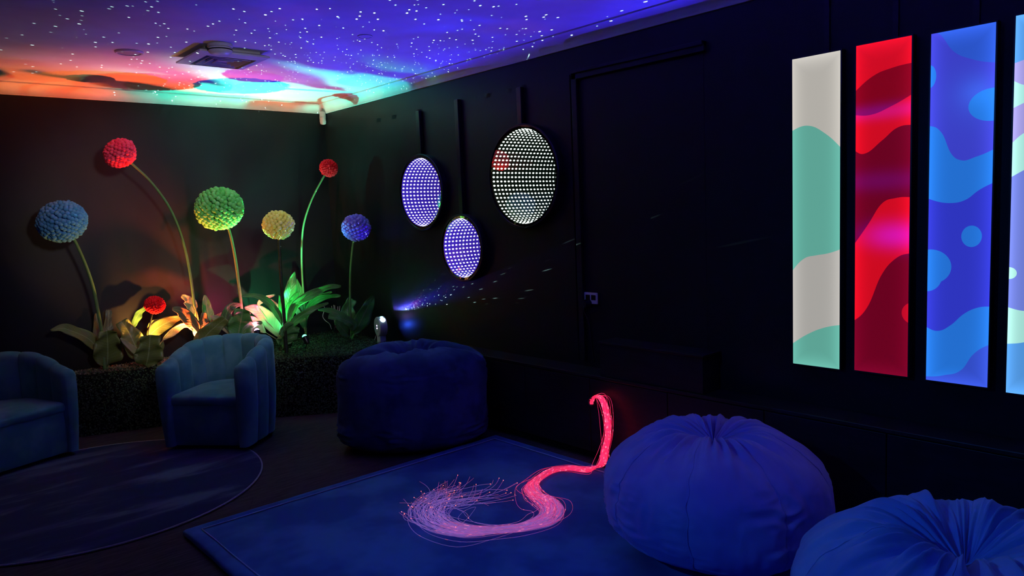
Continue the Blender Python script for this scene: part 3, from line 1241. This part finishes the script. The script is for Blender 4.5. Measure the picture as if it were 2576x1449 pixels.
def leaf(px, wpx, ya, yb_, parent, mtl, roll=.25, blunt=.35, pet=.12, cup=.18, wave=.09, k=0):
    n = len(px)
    mid = [hit(x, y, 1, ya+(yb_-ya)*i/(n-1)) for i, (x, y) in enumerate(px)]
    NS_, NW = 30, 8
    mid = smooth_path(mid, NS_)
    wm = wpx/2*pxm(mid[NS_//2])/max(.5, math.cos(roll))
    b = MB()
    rows = []
    for i, p in enumerate(mid):
        t = i/(NS_-1)
        T_ = (mid[min(i+1, NS_-1)]-mid[max(i-1, 0)]).normalized()
        V = (p-CAM).normalized()
        s = T_.cross(V).normalized()
        s = Matrix.Rotation(roll, 3, T_) @ s
        nn = s.cross(T_).normalized()
        x = max(0, (t-pet)/(1-pet))
        prof_ = (math.sin(PI*min(1, x**.72)))**.75 if x < 1 else 0
        tipw = blunt*max(0, 1-((1-x)/.25)) if x > .75 else 0
        w = wm*max(.05*(1-t)+.02, prof_+tipw*.6)
        row = []
        for j in range(NW+1):
            u = j/NW*2-1
            wv = wave*wm*math.sin(9*t*PI*.6+u*1.5+k*1.7)*abs(u)*2+.04*wm*noise.noise(Vector((t*8, u*2, k)))
            row.append(p+s*(u*w)-nn*(cup*w*(u*u))+nn*wv)
        rows.append(row)
    b.grid(rows)
    o = b.build('leaf', mtl, parent)
    uvl = o.data.uv_layers.new(name='uv')
    m_ = NW+1
    for lp in o.data.loops:
        i, j = divmod(lp.vertex_index, m_)
        uvl.data[lp.index].uv = (j/NW, i/(NS_-1))
    so = o.modifiers.new('thickness', 'SOLIDIFY')
    so.thickness = .0016
    so.offset = 0
    return o


def plant(base_px, y, label, leaves, stem_top, sr=.012, cat='plant'):
    B = hit(*base_px, 1, y)
    B.z = ZP-.005
    t = empty('broadleaf_plant', B, label, cat, 'broad-leaved plants in the planter')
    b = MB()
    top = hit(*stem_top, 1, y)
    b.tube(smooth_path([B-Vector((0, 0, .005)), (B+top)/2+Vector((.004, 0, 0)), top], 10), lambda s: sr*(1.15-.55*s), 10)
    b.build('stem', M_stem, t)
    for k, a in enumerate(leaves):
        px, w, ya, yb_, mtl = a[:5]
        kw = a[5] if len(a) > 5 else {}
        leaf(px, w, ya, yb_, t, mtl, k=k, **kw)
    return t


plant((268, 915), 6.56, 'olive broad-leaved plant at the left end of the planter, one leaf drooping far left', [
    ([(266, 905), (250, 882), (222, 852), (186, 835), (156, 826), (128, 832)], 30, 6.54, 6.46, LF_a, dict(roll=.5)),
    ([(269, 922), (271, 900), (271, 873), (270, 848), (268, 831)], 68, 6.52, 6.40, LF_a, dict(roll=.15, blunt=.8, pet=.05, cup=.3)),
    ([(270, 885), (272, 850), (272, 815), (273, 779)], 24, 6.58, 6.62, LF_c, dict(roll=.3, blunt=.7)),
    ([(262, 885), (246, 850), (243, 815), (242, 788)], 18, 6.58, 6.63, LF_c, dict(roll=.4, blunt=.6)),
], (268, 880))
plant((370, 924), 6.33, 'broad-leaved plant behind the short red flower, one leaf brightly lit in yellow', [
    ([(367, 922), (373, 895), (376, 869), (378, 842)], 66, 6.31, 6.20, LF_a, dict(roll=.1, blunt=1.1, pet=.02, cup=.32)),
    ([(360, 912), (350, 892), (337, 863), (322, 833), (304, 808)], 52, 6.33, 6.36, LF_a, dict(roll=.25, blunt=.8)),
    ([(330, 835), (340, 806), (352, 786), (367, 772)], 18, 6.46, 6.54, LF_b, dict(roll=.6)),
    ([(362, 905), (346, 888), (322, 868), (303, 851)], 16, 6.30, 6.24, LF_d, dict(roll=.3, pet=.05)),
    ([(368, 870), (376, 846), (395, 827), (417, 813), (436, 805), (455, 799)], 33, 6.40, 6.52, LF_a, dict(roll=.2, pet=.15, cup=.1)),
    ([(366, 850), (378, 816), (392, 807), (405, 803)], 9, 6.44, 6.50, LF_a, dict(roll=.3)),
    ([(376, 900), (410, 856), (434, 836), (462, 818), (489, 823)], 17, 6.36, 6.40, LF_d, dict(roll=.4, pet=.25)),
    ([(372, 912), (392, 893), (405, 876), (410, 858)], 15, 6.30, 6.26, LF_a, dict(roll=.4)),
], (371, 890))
plant((503, 880), 6.36, 'tall thin-stemmed plant with dark drooping and pinkish leaves around the arching stem', [
    ([(503, 870), (500, 846), (490, 822), (472, 800), (453, 783), (433, 777)], 32, 6.36, 6.28, LF_c, dict(roll=.3, pet=.3)),
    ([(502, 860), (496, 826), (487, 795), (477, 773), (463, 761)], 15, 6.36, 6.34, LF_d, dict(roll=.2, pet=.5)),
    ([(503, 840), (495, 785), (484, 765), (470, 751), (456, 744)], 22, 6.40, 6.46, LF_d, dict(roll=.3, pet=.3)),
    ([(510, 850), (524, 805), (520, 774), (515, 742)], 26, 6.38, 6.42, LF_b, dict(roll=.3, pet=.25)),
    ([(498, 878), (506, 860), (524, 838), (546, 818), (568, 800)], 44, 6.30, 6.10, LF_a, dict(roll=.2, blunt=.8, pet=.05)),
    ([(503, 862), (508, 832), (513, 808), (512, 786)], 30, 6.34, 6.36, LF_c, dict(roll=.35)),
    ([(500, 870), (496, 850), (488, 832), (478, 820)], 10, 6.34, 6.30, LF_d, dict(roll=.3, pet=.2)),
    ([(506, 866), (530, 838), (540, 806), (558, 786)], 18, 6.36, 6.30, LF_c, dict(roll=.4, pet=.3)),
], (504, 850), .008)
plant((600, 862), 6.24, 'grey-green broad-leaved plant around the foot of the green flower stem', [
    ([(594, 856), (578, 828), (568, 800), (574, 779), (589, 768), (608, 766)], 25, 6.22, 6.14, LF_c, dict(roll=.4)),
    ([(597, 856), (603, 822), (608, 796), (611, 777)], 60, 6.20, 6.08, LF_b, dict(roll=.1, blunt=1.0, pet=.05, cup=.35)),
    ([(600, 850), (620, 824), (640, 814), (660, 811)], 18, 6.16, 6.05, LF_b, dict(roll=.5)),
    ([(592, 856), (570, 826), (550, 806), (528, 796)], 22, 6.22, 6.16, LF_d, dict(roll=.5)),
], (602, 830))
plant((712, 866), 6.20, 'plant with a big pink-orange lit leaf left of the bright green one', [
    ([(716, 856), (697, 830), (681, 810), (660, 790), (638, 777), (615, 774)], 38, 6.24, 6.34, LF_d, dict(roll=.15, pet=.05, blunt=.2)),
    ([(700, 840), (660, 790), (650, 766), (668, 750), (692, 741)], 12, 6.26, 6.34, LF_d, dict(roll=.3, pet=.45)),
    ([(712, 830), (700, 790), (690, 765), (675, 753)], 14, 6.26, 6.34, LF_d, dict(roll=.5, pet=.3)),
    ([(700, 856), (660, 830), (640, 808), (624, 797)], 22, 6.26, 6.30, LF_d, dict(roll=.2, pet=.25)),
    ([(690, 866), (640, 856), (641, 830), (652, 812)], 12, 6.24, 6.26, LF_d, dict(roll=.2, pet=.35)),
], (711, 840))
plant((718, 868), 6.00, 'bright green strap-leaved plant with one white-lit upright leaf', [
    ([(717, 812), (720, 780), (727, 745), (735, 710), (742, 683)], 30, 6.17, 6.24, LF_b, dict(roll=.2, blunt=.1, cup=.1)),
    ([(714, 840), (706, 805), (690, 778), (670, 757), (643, 744), (608, 745)], 19, 6.02, 5.92, LF_b, dict(roll=.35)),
    ([(724, 830), (730, 792), (745, 764), (772, 746), (803, 731), (828, 721), (858, 720)], 22, 6.02, 5.90, LF_b, dict(roll=.4, pet=.08)),
    ([(720, 830), (724, 786), (737, 752), (753, 732)], 17, 6.05, 6.08, LF_b, dict(roll=.3)),
    ([(724, 842), (734, 816), (756, 796), (788, 776), (826, 762)], 20, 6.0, 5.84, LF_b, dict(roll=.3, pet=.08)),
    ([(719, 836), (728, 795), (738, 772), (748, 764)], 9, 6.0, 6.0, LF_b, dict(roll=.3)),
    ([(718, 864), (717, 846), (716, 832), (712, 820)], 52, 5.96, 5.86, LF_b, dict(roll=.6, blunt=1.0, pet=.02, cup=.4)),
    ([(722, 866), (732, 846), (742, 830), (748, 822)], 26, 5.96, 5.90, LF_b, dict(roll=.3, blunt=.8, pet=.02)),
    ([(716, 840), (708, 800), (704, 770), (702, 742)], 9, 6.08, 6.12, LF_b, dict(roll=.3)),
], (718, 830), .010)
plant((768, 850), 6.48, 'green plant with arching leaves in the corner behind the curved red flower stem', [
    ([(766, 820), (762, 785), (754, 743), (745, 702)], 27, 6.46, 6.50, LF_b, dict(roll=.4)),
    ([(769, 825), (774, 782), (787, 758), (808, 744), (835, 734)], 15, 6.44, 6.30, LF_b, dict(roll=.4)),
    ([(770, 825), (777, 777), (798, 754), (829, 745), (857, 744)], 16, 6.44, 6.26, LF_b, dict(roll=.5)),
    ([(767, 835), (762, 812), (752, 790), (737, 767)], 17, 6.46, 6.40, LF_d, dict(roll=.3)),
    ([(768, 835), (764, 800), (757, 775), (748, 758)], 14, 6.46, 6.46, LF_c, dict(roll=.3)),
], (768, 800), .012)
plant((885, 852), 6.10, 'dark green plant below the violet flower, with a blue-lit leaf tip', [
    ([(886, 838), (880, 812), (850, 790), (825, 781), (800, 780)], 17, 6.08, 6.02, LF_b, dict(roll=.4)),
    ([(887, 840), (888, 818), (862, 803), (826, 796)], 24, 6.04, 5.94, LF_b, dict(roll=.35, blunt=.7)),
    ([(884, 838), (876, 805), (875, 776), (886, 752)], 36, 6.12, 6.16, LF_b, dict(roll=.2, blunt=.9, cup=.3)),
    ([(884, 852), (904, 815), (922, 778), (938, 744)], 38, 6.08, 5.92, LF_b, dict(roll=.3, cup=.25)),
    ([(882, 852), (866, 832), (854, 818), (842, 807)], 26, 6.04, 5.92, LF_b, dict(roll=.3, blunt=.6)),
], (886, 820))

# reed diffuser and loose cable in the corner
P = hit(846, 822, 1, 6.55)
P.z = ZP
d = empty('reed_diffuser', P, 'small bottle with pale reed sticks in the corner behind the planter leaves', 'reed diffuser')
b = MB()
b.lathe([(0, 0), (.026, 0), (.028, .01), (.028, .055), (.012, .070), (.012, .085), (.009, .085), (.009, .070), (0, .068)], P, (0, 0, 1), 20)
b.build('bottle', mat('dark_glass', (.05, .03, .03), .1, .5, fn=mottled((.04, .025, .025), (.06, .035, .035), 9)), d, sharp=40)
M_reed = mat('pale_reed', (.75, .60, .52), .6, .3, fn=mottled((.68, .54, .46), (.8, .66, .58), 40))
for k, (tx, ty) in enumerate(((834, 770), (839, 767), (842, 768), (850, 771), (855, 770))):
    b = MB()
    top = hit(tx, ty, 1, 6.55+.02*math.sin(k*2))
    b.tube([P+Vector((.002*(k-2), 0, .02)), top], .0026, 6)
    b.build('reed', M_reed, d)
b = MB()
pts = [hit(x, y, 1, yy) for x, y, yy in ((812, 768, 6.665), (817, 776, 6.655), (812, 795, 6.64), (818, 806, 6.62), (829, 815, 6.60), (834, 828, 6.57))]
b.tube(smooth_path(pts, 40), .0032, 8)
tag(b.build('power_cable', M_whiteplastic), 'thin white cable looping down the corner left of the reed sticks', 'cable')

# ------------------------------------------------------------------ garden spotlights in the planter


def garden_spot(P, aim, col, es, label):
    P = Vector(P)
    t = empty('garden_spotlight', (P.x, P.y, ZP-.01), label, 'spotlight', 'small spotlights in the planter')
    ax = Vector(aim).normalized()
    b = MB()
    b.lathe([(0, -.075), (.018, -.075), (.024, -.06), (.026, -.004), (.022, -.004), (.021, -.012)], P, ax, 24)
    b.build('housing', M_black, t, sharp=40)
    b = MB()
    b.lathe([(.0215, -.010), (.020, .002), (.014, .011), (.006, .015), (0, .016)], P, ax, 24)
    b.build('lens', emis('lens_'+label.split()[0], col, es), t)
    b = MB()
    b.tube([(P.x, P.y, ZP-.012), P-ax*.05], .006, 8)
    b.build('spike', M_black, t)
    return ax


def spot(name, P, aim, col, power, angle, blend, rad=.008):
    l = bpy.data.lights.new(name, 'SPOT')
    l.energy = power
    l.color = col
    l.spot_size = math.radians(angle)
    l.spot_blend = blend
    l.shadow_soft_size = rad
    o = bpy.data.objects.new(name, l)
    COL.objects.link(o)
    o.location = P
    o.rotation_euler = (-Vector(aim)).to_track_quat('Z', 'Y').to_euler()
    return o


LO = Vector((2.05, 6.30, .575))
LT = Vector((2.80, 6.13, .59))
LM = hit(646, 831, 1, 6.08)
a1 = (0, .13, 1)
a2 = (0, -.06, 1)
a3 = (.05, .55, 1)
garden_spot(LO, a1, (1, .35, .08), 6, 'orange planter spotlight hidden behind the leaves under the short red flower')
garden_spot(LT, a2, (.1, 1, .7), 6, 'teal planter spotlight hidden at the foot of the strap-leaved plant')
garden_spot(LM, a3, (1, .25, 1), 40, 'magenta planter spotlight glowing just above the tub chair back')
spot('lamp_orange', LO+Vector(a1).normalized()*.026, a1, (1, .11, .028), 270, 88, 1)
spot('lamp_teal', LT+Vector(a2).normalized()*.026, a2, (.06, 1, .70), 300, 74, 1)
LG = hit(766, 846, 1, 5.98)  # extra lamp added to brighten the strap leaves
a4 = (-.12, .45, .85)
garden_spot(LG, a4, (.1, 1, .4), 6, 'green planter spotlight added as fill on the hedge right of the strap leaves, tilted towards them')
spot('added_green_fill', LG+Vector(a4).normalized()*.026, a4, (.10, 1, .38), 30, 130, 1)
LA = hit(388, 866, 1, 6.30)  # extra lamp added to warm the leaves and gravel around it
a5 = (.15, .25, 1)
garden_spot(LA, a5, (1, .5, .15), 6, 'amber planter spotlight added as fill among the leaves beside the short red flower stem')
spot('added_amber_fill', LA+Vector(a5).normalized()*.026, a5, (1, .42, .10), 36, 160, 1)
spot('lamp_magenta', LM+Vector(a3).normalized()*.026, a3, (1, .09, .24), 36, 135, 1)

# ------------------------------------------------------------------ galaxy projector
PJ = hit(958, 821, 0, 3.45)
d = empty('galaxy_projector', (PJ.x, PJ.y, ZP), 'white drum-shaped star projector with glowing lenses at the right end of the planter', 'projector')
axp = Vector((-.97, .23, 0)).normalized()
side = Vector((-.23, -.97, 0)).normalized()
RP = .088
b = MB()
b.lathe([(0, .036), (RP-.006, .036), (RP, .030), (RP, -.030), (RP-.006, -.036), (0, -.036)], PJ, axp, 48)
M_proj = mat('lilac_white_plastic', (.7, .68, .76), .35, .4, fn=mottled((.68, .66, .74), (.72, .7, .78), 12))
b.build('drum', M_proj, d, sharp=40)
b = MB()
b.lathe([(.038, .0362), (.041, .0382), (.044, .0362)], PJ, axp, 40)
b.build('dial_ring', M_greyplastic, d)
for dz in (.010, -.014):
    b = MB()
    b.lathe([(.0, .040), (.005, .039), (.006, .036)], PJ+Vector((0, 0, dz)), axp, 12)
    b.build('indicator', emis('indicator_light', (.8, .6, 1), 6), d)
for k, (ang, off, r, c) in enumerate(((48, -.002, .024, (.55, .85, 1)), (74, -.004, .014, (.3, 1, .95)))):
    rd = Vector((0, 0, 1))*math.sin(math.radians(ang))+side*math.cos(math.radians(ang))
    b = MB()
    b.lathe([(r, RP-.004), (r, RP+.002), (r*.7, RP+.005), (0, RP+.007)], PJ+axp*off, rd, 24)
    b.build('lens', emis('projector_lens_%d' % k, c, 5), d, sharp=50)
b = MB()
b.box((PJ.x-.03, PJ.y-.03, ZP-.01), (PJ.x+.03, PJ.y+.03, PJ.z-RP+.006))
b.build('stand', M_proj, d, smooth=False, bevel=.005)
b = MB()
q = PJ-side*RP
b.tube(smooth_path([q, q-side*.035+Vector((0, 0, -.008)), q-side*.04+Vector((0, 0, -.04)), q-side*.02+Vector((0, 0, -.06)), Vector((q.x-.03, q.y+.02, ZP+.01))], 30), .003, 8)
b.build('cord', M_whiteplastic, d)

# the light the projector throws: a slide of stars and a drifting nebula, by direction


def gobo(name, P, power, fn):
    l = bpy.data.lights.new(name, 'POINT')
    l.energy = power
    l.shadow_soft_size = 0
    n = N(l)
    em = n.n['Emission']
    geo = n.new('ShaderNodeNewGeometry')
    fn(n, em, geo.outputs['Incoming'])
    o = bpy.data.objects.new(name, l)
    COL.objects.link(o)
    o.location = P
    return o


LP = PJ+(Vector((0, 0, 1))*.9+side*.45+axp*.05).normalized()*(RP+.035)


def nebula(n, em, D):
    sp = n.new('ShaderNodeSeparateXYZ')
    n.l.new(D, sp.inputs[0])
    x, y, z = sp.outputs
    up = n.math('MAXIMUM', z, .30)
    comp = n.math('DIVIDE', 1, n.math('POWER', up, 3))          # wide lens: even on the ceiling
    gate = n.smooth(z, .14, .42)
    tx, ty = n.math('DIVIDE', x, up), n.math('DIVIDE', y, up)
    wall = n.math('ADD', .006, n.smooth(tx, .10, -.02))        # strength cut here so the near wall stays dark
    cv = n.new('ShaderNodeCombineXYZ')
    n.put(cv.inputs[0], tx)
    n.put(cv.inputs[1], ty)
    f1 = n.noise(cv.outputs[0], 1.5, 4, .55, dist=.8)
    f2 = n.noise(n.vmath('ADD', cv.outputs[0], (5, 3, 0)), .9, 3, .5, dist=.5)
    blue = n.mix(n.smooth(f1, .35, .65), (.030, .010, .42), (.036, .020, .90))
    col = n.mix(n.math('MULTIPLY', n.smooth(f2, .55, .75), .55), blue, (.26, .03, .36))
    # the nebula thins out towards the left side of the room
    fade = n.math('ADD', .05, n.math('MULTIPLY', n.smooth(tx, -1.45, -.30), .95))
    far = n.smooth(ty, .38, -.12)
    s = n.math('MULTIPLY', n.math('MULTIPLY', comp, gate), n.math('MULTIPLY', n.math('MULTIPLY', wall, fade), far))
    n.put(em.inputs[0], col)
    n.put(em.inputs[1], s)


def stars(n, em, D):
    sp = n.new('ShaderNodeSeparateXYZ')
    n.l.new(D, sp.inputs[0])
    x, y, z = sp.outputs
    vo = n.new('ShaderNodeTexVoronoi', feature='F1')
    n.put(vo.inputs['Vector'], D)
    vo.inputs['Scale'].default_value = 60
    dd = vo.outputs['Distance']
    core = n.smooth(dd, .145, .06)
    wn = n.new('ShaderNodeSeparateColor')
    n.l.new(vo.outputs['Color'], wn.inputs[0])
    br = n.math('ADD', .15, n.math('POWER', wn.outputs[0], 2))
    up = n.math('MAXIMUM', z, .22)
    comp = n.math('DIVIDE', 1, n.math('POWER', up, 2.6))
    wall = n.math('ADD', .013, n.smooth(n.math('DIVIDE', x, up), .12, .0))
    gate = n.math('MULTIPLY', n.smooth(z, .10, .2), n.smooth(n.math('DIVIDE', y, up), .75, .35))
    br = n.math('MULTIPLY', br, n.math('ADD', .1, n.math('MULTIPLY', .9, n.smooth(n.math('DIVIDE', x, up), -1.5, -.6))))
    s = n.math('MULTIPLY', n.math('MULTIPLY', core, br), n.math('MULTIPLY', n.math('MULTIPLY', comp, gate), wall))
    n.put(em.inputs[0], (.55, 1, .95))
    n.put(em.inputs[1], s)


gobo('projector_nebula', LP, 195, nebula)
gobo('projector_stars', LP+Vector((0, 0, .01)), 1900, stars)
spot('projector_violet_beam', PJ+side*.10+Vector((0, 0, .06)), (.65, -.25, .60), (.45, .05, 1), .6, 110, 1)
spot('projector_blue_beam', PJ+side*.11+Vector((.02, 0, .0)), (.75, -.55, .05), (.03, .10, 1), 2.4, 80, 1)

# ------------------------------------------------------------------ fibre-optic bundle
FZ = RZ+.010
guide = [hit(1488, 1012, 0, 3.380), hit(1497, 998, 0, 3.365), hit(1514, 1004, 0, 3.325), hit(1526, 1042, 0, 3.300), hit(1530, 1085, 0, 3.280), hit(1523, 1130, 0, 3.265)]
for x, y, z in ((1513, 1168, .075), (1480, 1184, FZ), (1430, 1181, FZ), (1385, 1188, FZ), (1350, 1210, FZ), (1338, 1232, FZ), (1352, 1254, FZ), (1380, 1274, FZ), (1388, 1292, FZ),
                (1365, 1313, FZ), (1310, 1328, FZ), (1245, 1335, FZ), (1180, 1338, FZ), (1118, 1325, FZ), (1085, 1305, FZ), (1082, 1282, FZ), (1105, 1266, FZ), (1150, 1258, FZ), (1210, 1250, FZ)):
    guide.append(hit(x, y, 2, z))
NG = len(guide)
spread = []
for i in range(NG):
    s = i/(NG-1)
    spread.append(.010 if i < 2 else .020 if i < 7 else .026 if i < 11 else .046 if i < 13 else .066 if i < 16 else .048 if i < 18 else .070+.016*(i-18))


def fibre_mat():
    m = bpy.data.materials.new('side_glow_fibre')
    n = N(m)
    b = n.n['Principled BSDF']
    uv = n.new('ShaderNodeUVMap')
    sp = n.new('ShaderNodeSeparateXYZ')
    n.l.new(uv.outputs[0], sp.inputs[0])
    t, idn = sp.outputs[0], sp.outputs[1]
    wn = n.new('ShaderNodeTexWhiteNoise', noise_dimensions='2D')
    cv = n.new('ShaderNodeCombineXYZ')
    n.put(cv.inputs[0], n.math('FLOOR', n.math('MULTIPLY', t, 260)))
    n.put(cv.inputs[1], n.math('MULTIPLY', idn, 977))
    n.l.new(cv.outputs[0], wn.inputs['Vector'])
    spark = n.math('GREATER_THAN', wn.outputs[0], .965)       # nicks along each fibre leak light
    body = n.math('ADD', .22, n.math('MULTIPLY', n.smooth(t, .72, .1), .50))
    s = n.math('ADD', body, n.math('MULTIPLY', spark, n.math('MULTIPLY', n.smooth(t, .95, .2), 2.2)))
    glow = n.mix(n.smooth(t, .45, .80), (1, .010, .050), (.42, .22, .95))  # violet towards the tail stands in for blue ceiling light reflected there
    glow = n.mix(n.smooth(t, .90, 1.0), glow, (1, .08, .10))
    n.put(b.inputs['Emission Color'], n.mix(spark, glow, (1, .20, .26)))
    n.put(b.inputs['Emission Strength'], s)
    b.inputs['Base Color'].default_value = (.85, .75, .9, 1)
    b.inputs['Roughness'].default_value = .25
    return m


M_fibre = fibre_mat()
M_tip = emis('fibre_tip', (1, .12, .08), 6)
d = empty('fibre_optic_bundle', (guide[5].x, guide[5].y, RZ), 'red glowing fibre-optic strand bundle falling from the cupboard and curling over the mat', 'fibre-optic light')
rng = random.Random(3)


def strand_path(loose, stop=99):
    n_end = rng.choice((NG, NG-1, NG-2, NG-2, NG-3, NG-3, NG-4)) if not loose else rng.choice((NG-3, NG-4, NG-2))
    n_end = min(n_end, stop-rng.choice((0, 1, 2)))
    a0 = rng.uniform(0, 2*PI)
    rr_ = rng.uniform(0, 1)**.5
    ph = rng.uniform(0, 10)
    pts = []
    for i in range(n_end):
        p = guide[i]
        tg = (guide[min(i+1, NG-1)]-guide[max(i-1, 0)]).normalized()
        sd = tg.cross(Vector((0, 0, 1)))
        sd = sd.normalized() if i >= 7 else Vector((.6, -.8, 0))
        u2 = sd.cross(tg).normalized()
        a = a0+i*.22+.7*noise.noise(Vector((ph, i*.4, 0)))
        sp_ = spread[i]*(1.0 if not loose else (1.0 if i < 2 else 1.9+.9*math.sin(i*.8+ph)))
        q = p+sd*(sp_*rr_*math.cos(a))
        if i < 7:
            q = q+u2*(sp_*rr_*math.sin(a)*.8)
            q.x = min(q.x, 3.381)
            q.z = max(q.z, FZ)
        else:
            q.z = FZ+abs(math.sin(a))*rr_*spread[i]*(.75 if i < 14 else .25)
        pts.append(q)
    pts[0] = guide[0]+Vector((0, rng.uniform(-.016, .016), rng.uniform(-.016, .016)))
    if stop < 99:
        return pts
    # the loose tail, bending away a little and lifting at the tip
    tg = (pts[-1]-pts[-2]).normalized()
    L = rng.uniform(.03, .15)
    ang = rng.uniform(-.9, .9)
    dv = Matrix.Rotation(ang, 3, 'Z') @ Vector((tg.x, tg.y, 0))
    up = rng.choice((0, 0, .01, .03, .07))
    d0 = Vector((tg.x, tg.y, 0))
    for q in range(1, 5):
        dq = d0.lerp(dv, q/4)
        bend = Matrix.Rotation(ang*.5*q/4, 3, 'Z') @ dq
        pts.append(pts[-1]+bend*L*.35+Vector((0, 0, up*.10*q)))
    return pts


def add_strand(b, pts, idn, r, seg):
    path = smooth_path(pts, seg)
    for p in path:
        p.z = max(p.z, RZ+.004) if p.x < RX1 else p.z
    b0 = len(b.v)
    b.tube(path, r, 4, caps=False)
    for i in range(seg):
        for k in range(4):
            b.uv[b0+i*4+k] = (i/(seg-1), idn)
    return path[-1]


def put_uv(o, b):
    uvl = o.data.uv_layers.new(name='uv')
    for lp in o.data.loops:
        uvl.data[lp.index].uv = b.uv.get(lp.vertex_index, (0, 0))


b = MB()
for k in range(60):
    add_strand(b, strand_path(False, NG-5), (k+.5)/240, .0010, 120)
o = b.build('fibre_core', M_fibre, d)
put_uv(o, b)
o['kind'] = 'stuff'
for k in range(100):
    b = MB()
    e = add_strand(b, strand_path(k % 8 == 0), (k+120.5)/240, .0010, 130)
    o = b.build('fibre_strand', M_fibre, d)
    put_uv(o, b)
    if k % 2 == 0:
        b = MB()
        b.lathe([(0, -.0022), (.0022, 0), (0, .0022)], e, (0, 0, 1), 6)
        b.build('tip', M_tip, o)
b = MB()
b.lathe([(.030, 0), (.030, .012), (.022, .014), (.022, .002)], Vector((XB+.002, guide[0].y, guide[0].z)), (-1, 0, 0), 24)
b.build('outlet_ring', M_black, d)

# ------------------------------------------------------------------ added ceiling lamp, out of view: fill light for the flower heads
LC = Vector((1.2, 1.2, ZC))
d = empty('added_ceiling_spot', LC, 'white ceiling spotlight out of view, added to brighten the planter flowers', 'light fixture')
b = MB()
b.lathe([(0, 0), (.05, 0), (.05, -.02), (.012, -.02), (.012, -.22), (0, -.22)], LC, (0, 0, 1), 24)
b.build('canopy', M_whiteplastic, d, sharp=40)
aim = (Vector((2.2, 6.2, 1.65))-(LC-Vector((0, 0, .10)))).normalized()
b = MB()
b.lathe([(0, -.05), (.19, -.05), (.21, -.03), (.21, .02), (.20, .02), (.20, 0), (0, 0)], LC-Vector((0, 0, .24)), aim, 40)
b.build('can', M_whiteplastic, d, sharp=40)
spot('added_flower_fill', LC-Vector((0, 0, .24))+aim*.03, aim, (1, .96, .97), 205, 34, .9, .20)

LW = Vector((-.9, 2.3, ZC))  # added blue lamp, out of view, lifting the bean bags and mat
d = empty('added_wash_light', LW, 'black blue-beamed wash light added on the ceiling out of view to brighten the bean bags and mat', 'light fixture')
b = MB()
b.lathe([(0, 0), (.04, 0), (.04, -.015), (.010, -.015), (.010, -.09), (0, -.09)], LW, (0, 0, 1), 24)
b.build('bracket', M_black, d, sharp=40)
aim = (Vector((2.3, 1.5, .3))-LW).normalized()
b = MB()
b.lathe([(0, -.10), (.05, -.10), (.062, -.08), (.065, .05), (.058, .05), (.055, .02), (0, .02)], LW-Vector((0, 0, .15)), aim, 28)
b.build('can', M_black, d, sharp=40)
spot('added_wash_fill', LW-Vector((0, 0, .15))+aim*.06, aim, (.03, .26, 1), 72, 74, 1, .05)

# ------------------------------------------------------------------ render settings that belong to the look
SC.view_settings.view_transform = 'Standard'
SC.view_settings.look = 'None'
SC.view_settings.gamma = 1
SC.view_settings.exposure = 0
wd = bpy.data.worlds.new('world')
SC.world = wd
wd.use_nodes = True
wd.node_tree.nodes['Background'].inputs[0].default_value = (0, 0, 0, 1)
SC.cycles.max_bounces = 30
SC.cycles.diffuse_bounces = 3
SC.cycles.glossy_bounces = 28
SC.cycles.transmission_bounces = 6
SC.cycles.transparent_max_bounces = 48
SC.cycles.sample_clamp_indirect = 4
SC.cycles.use_denoising = True
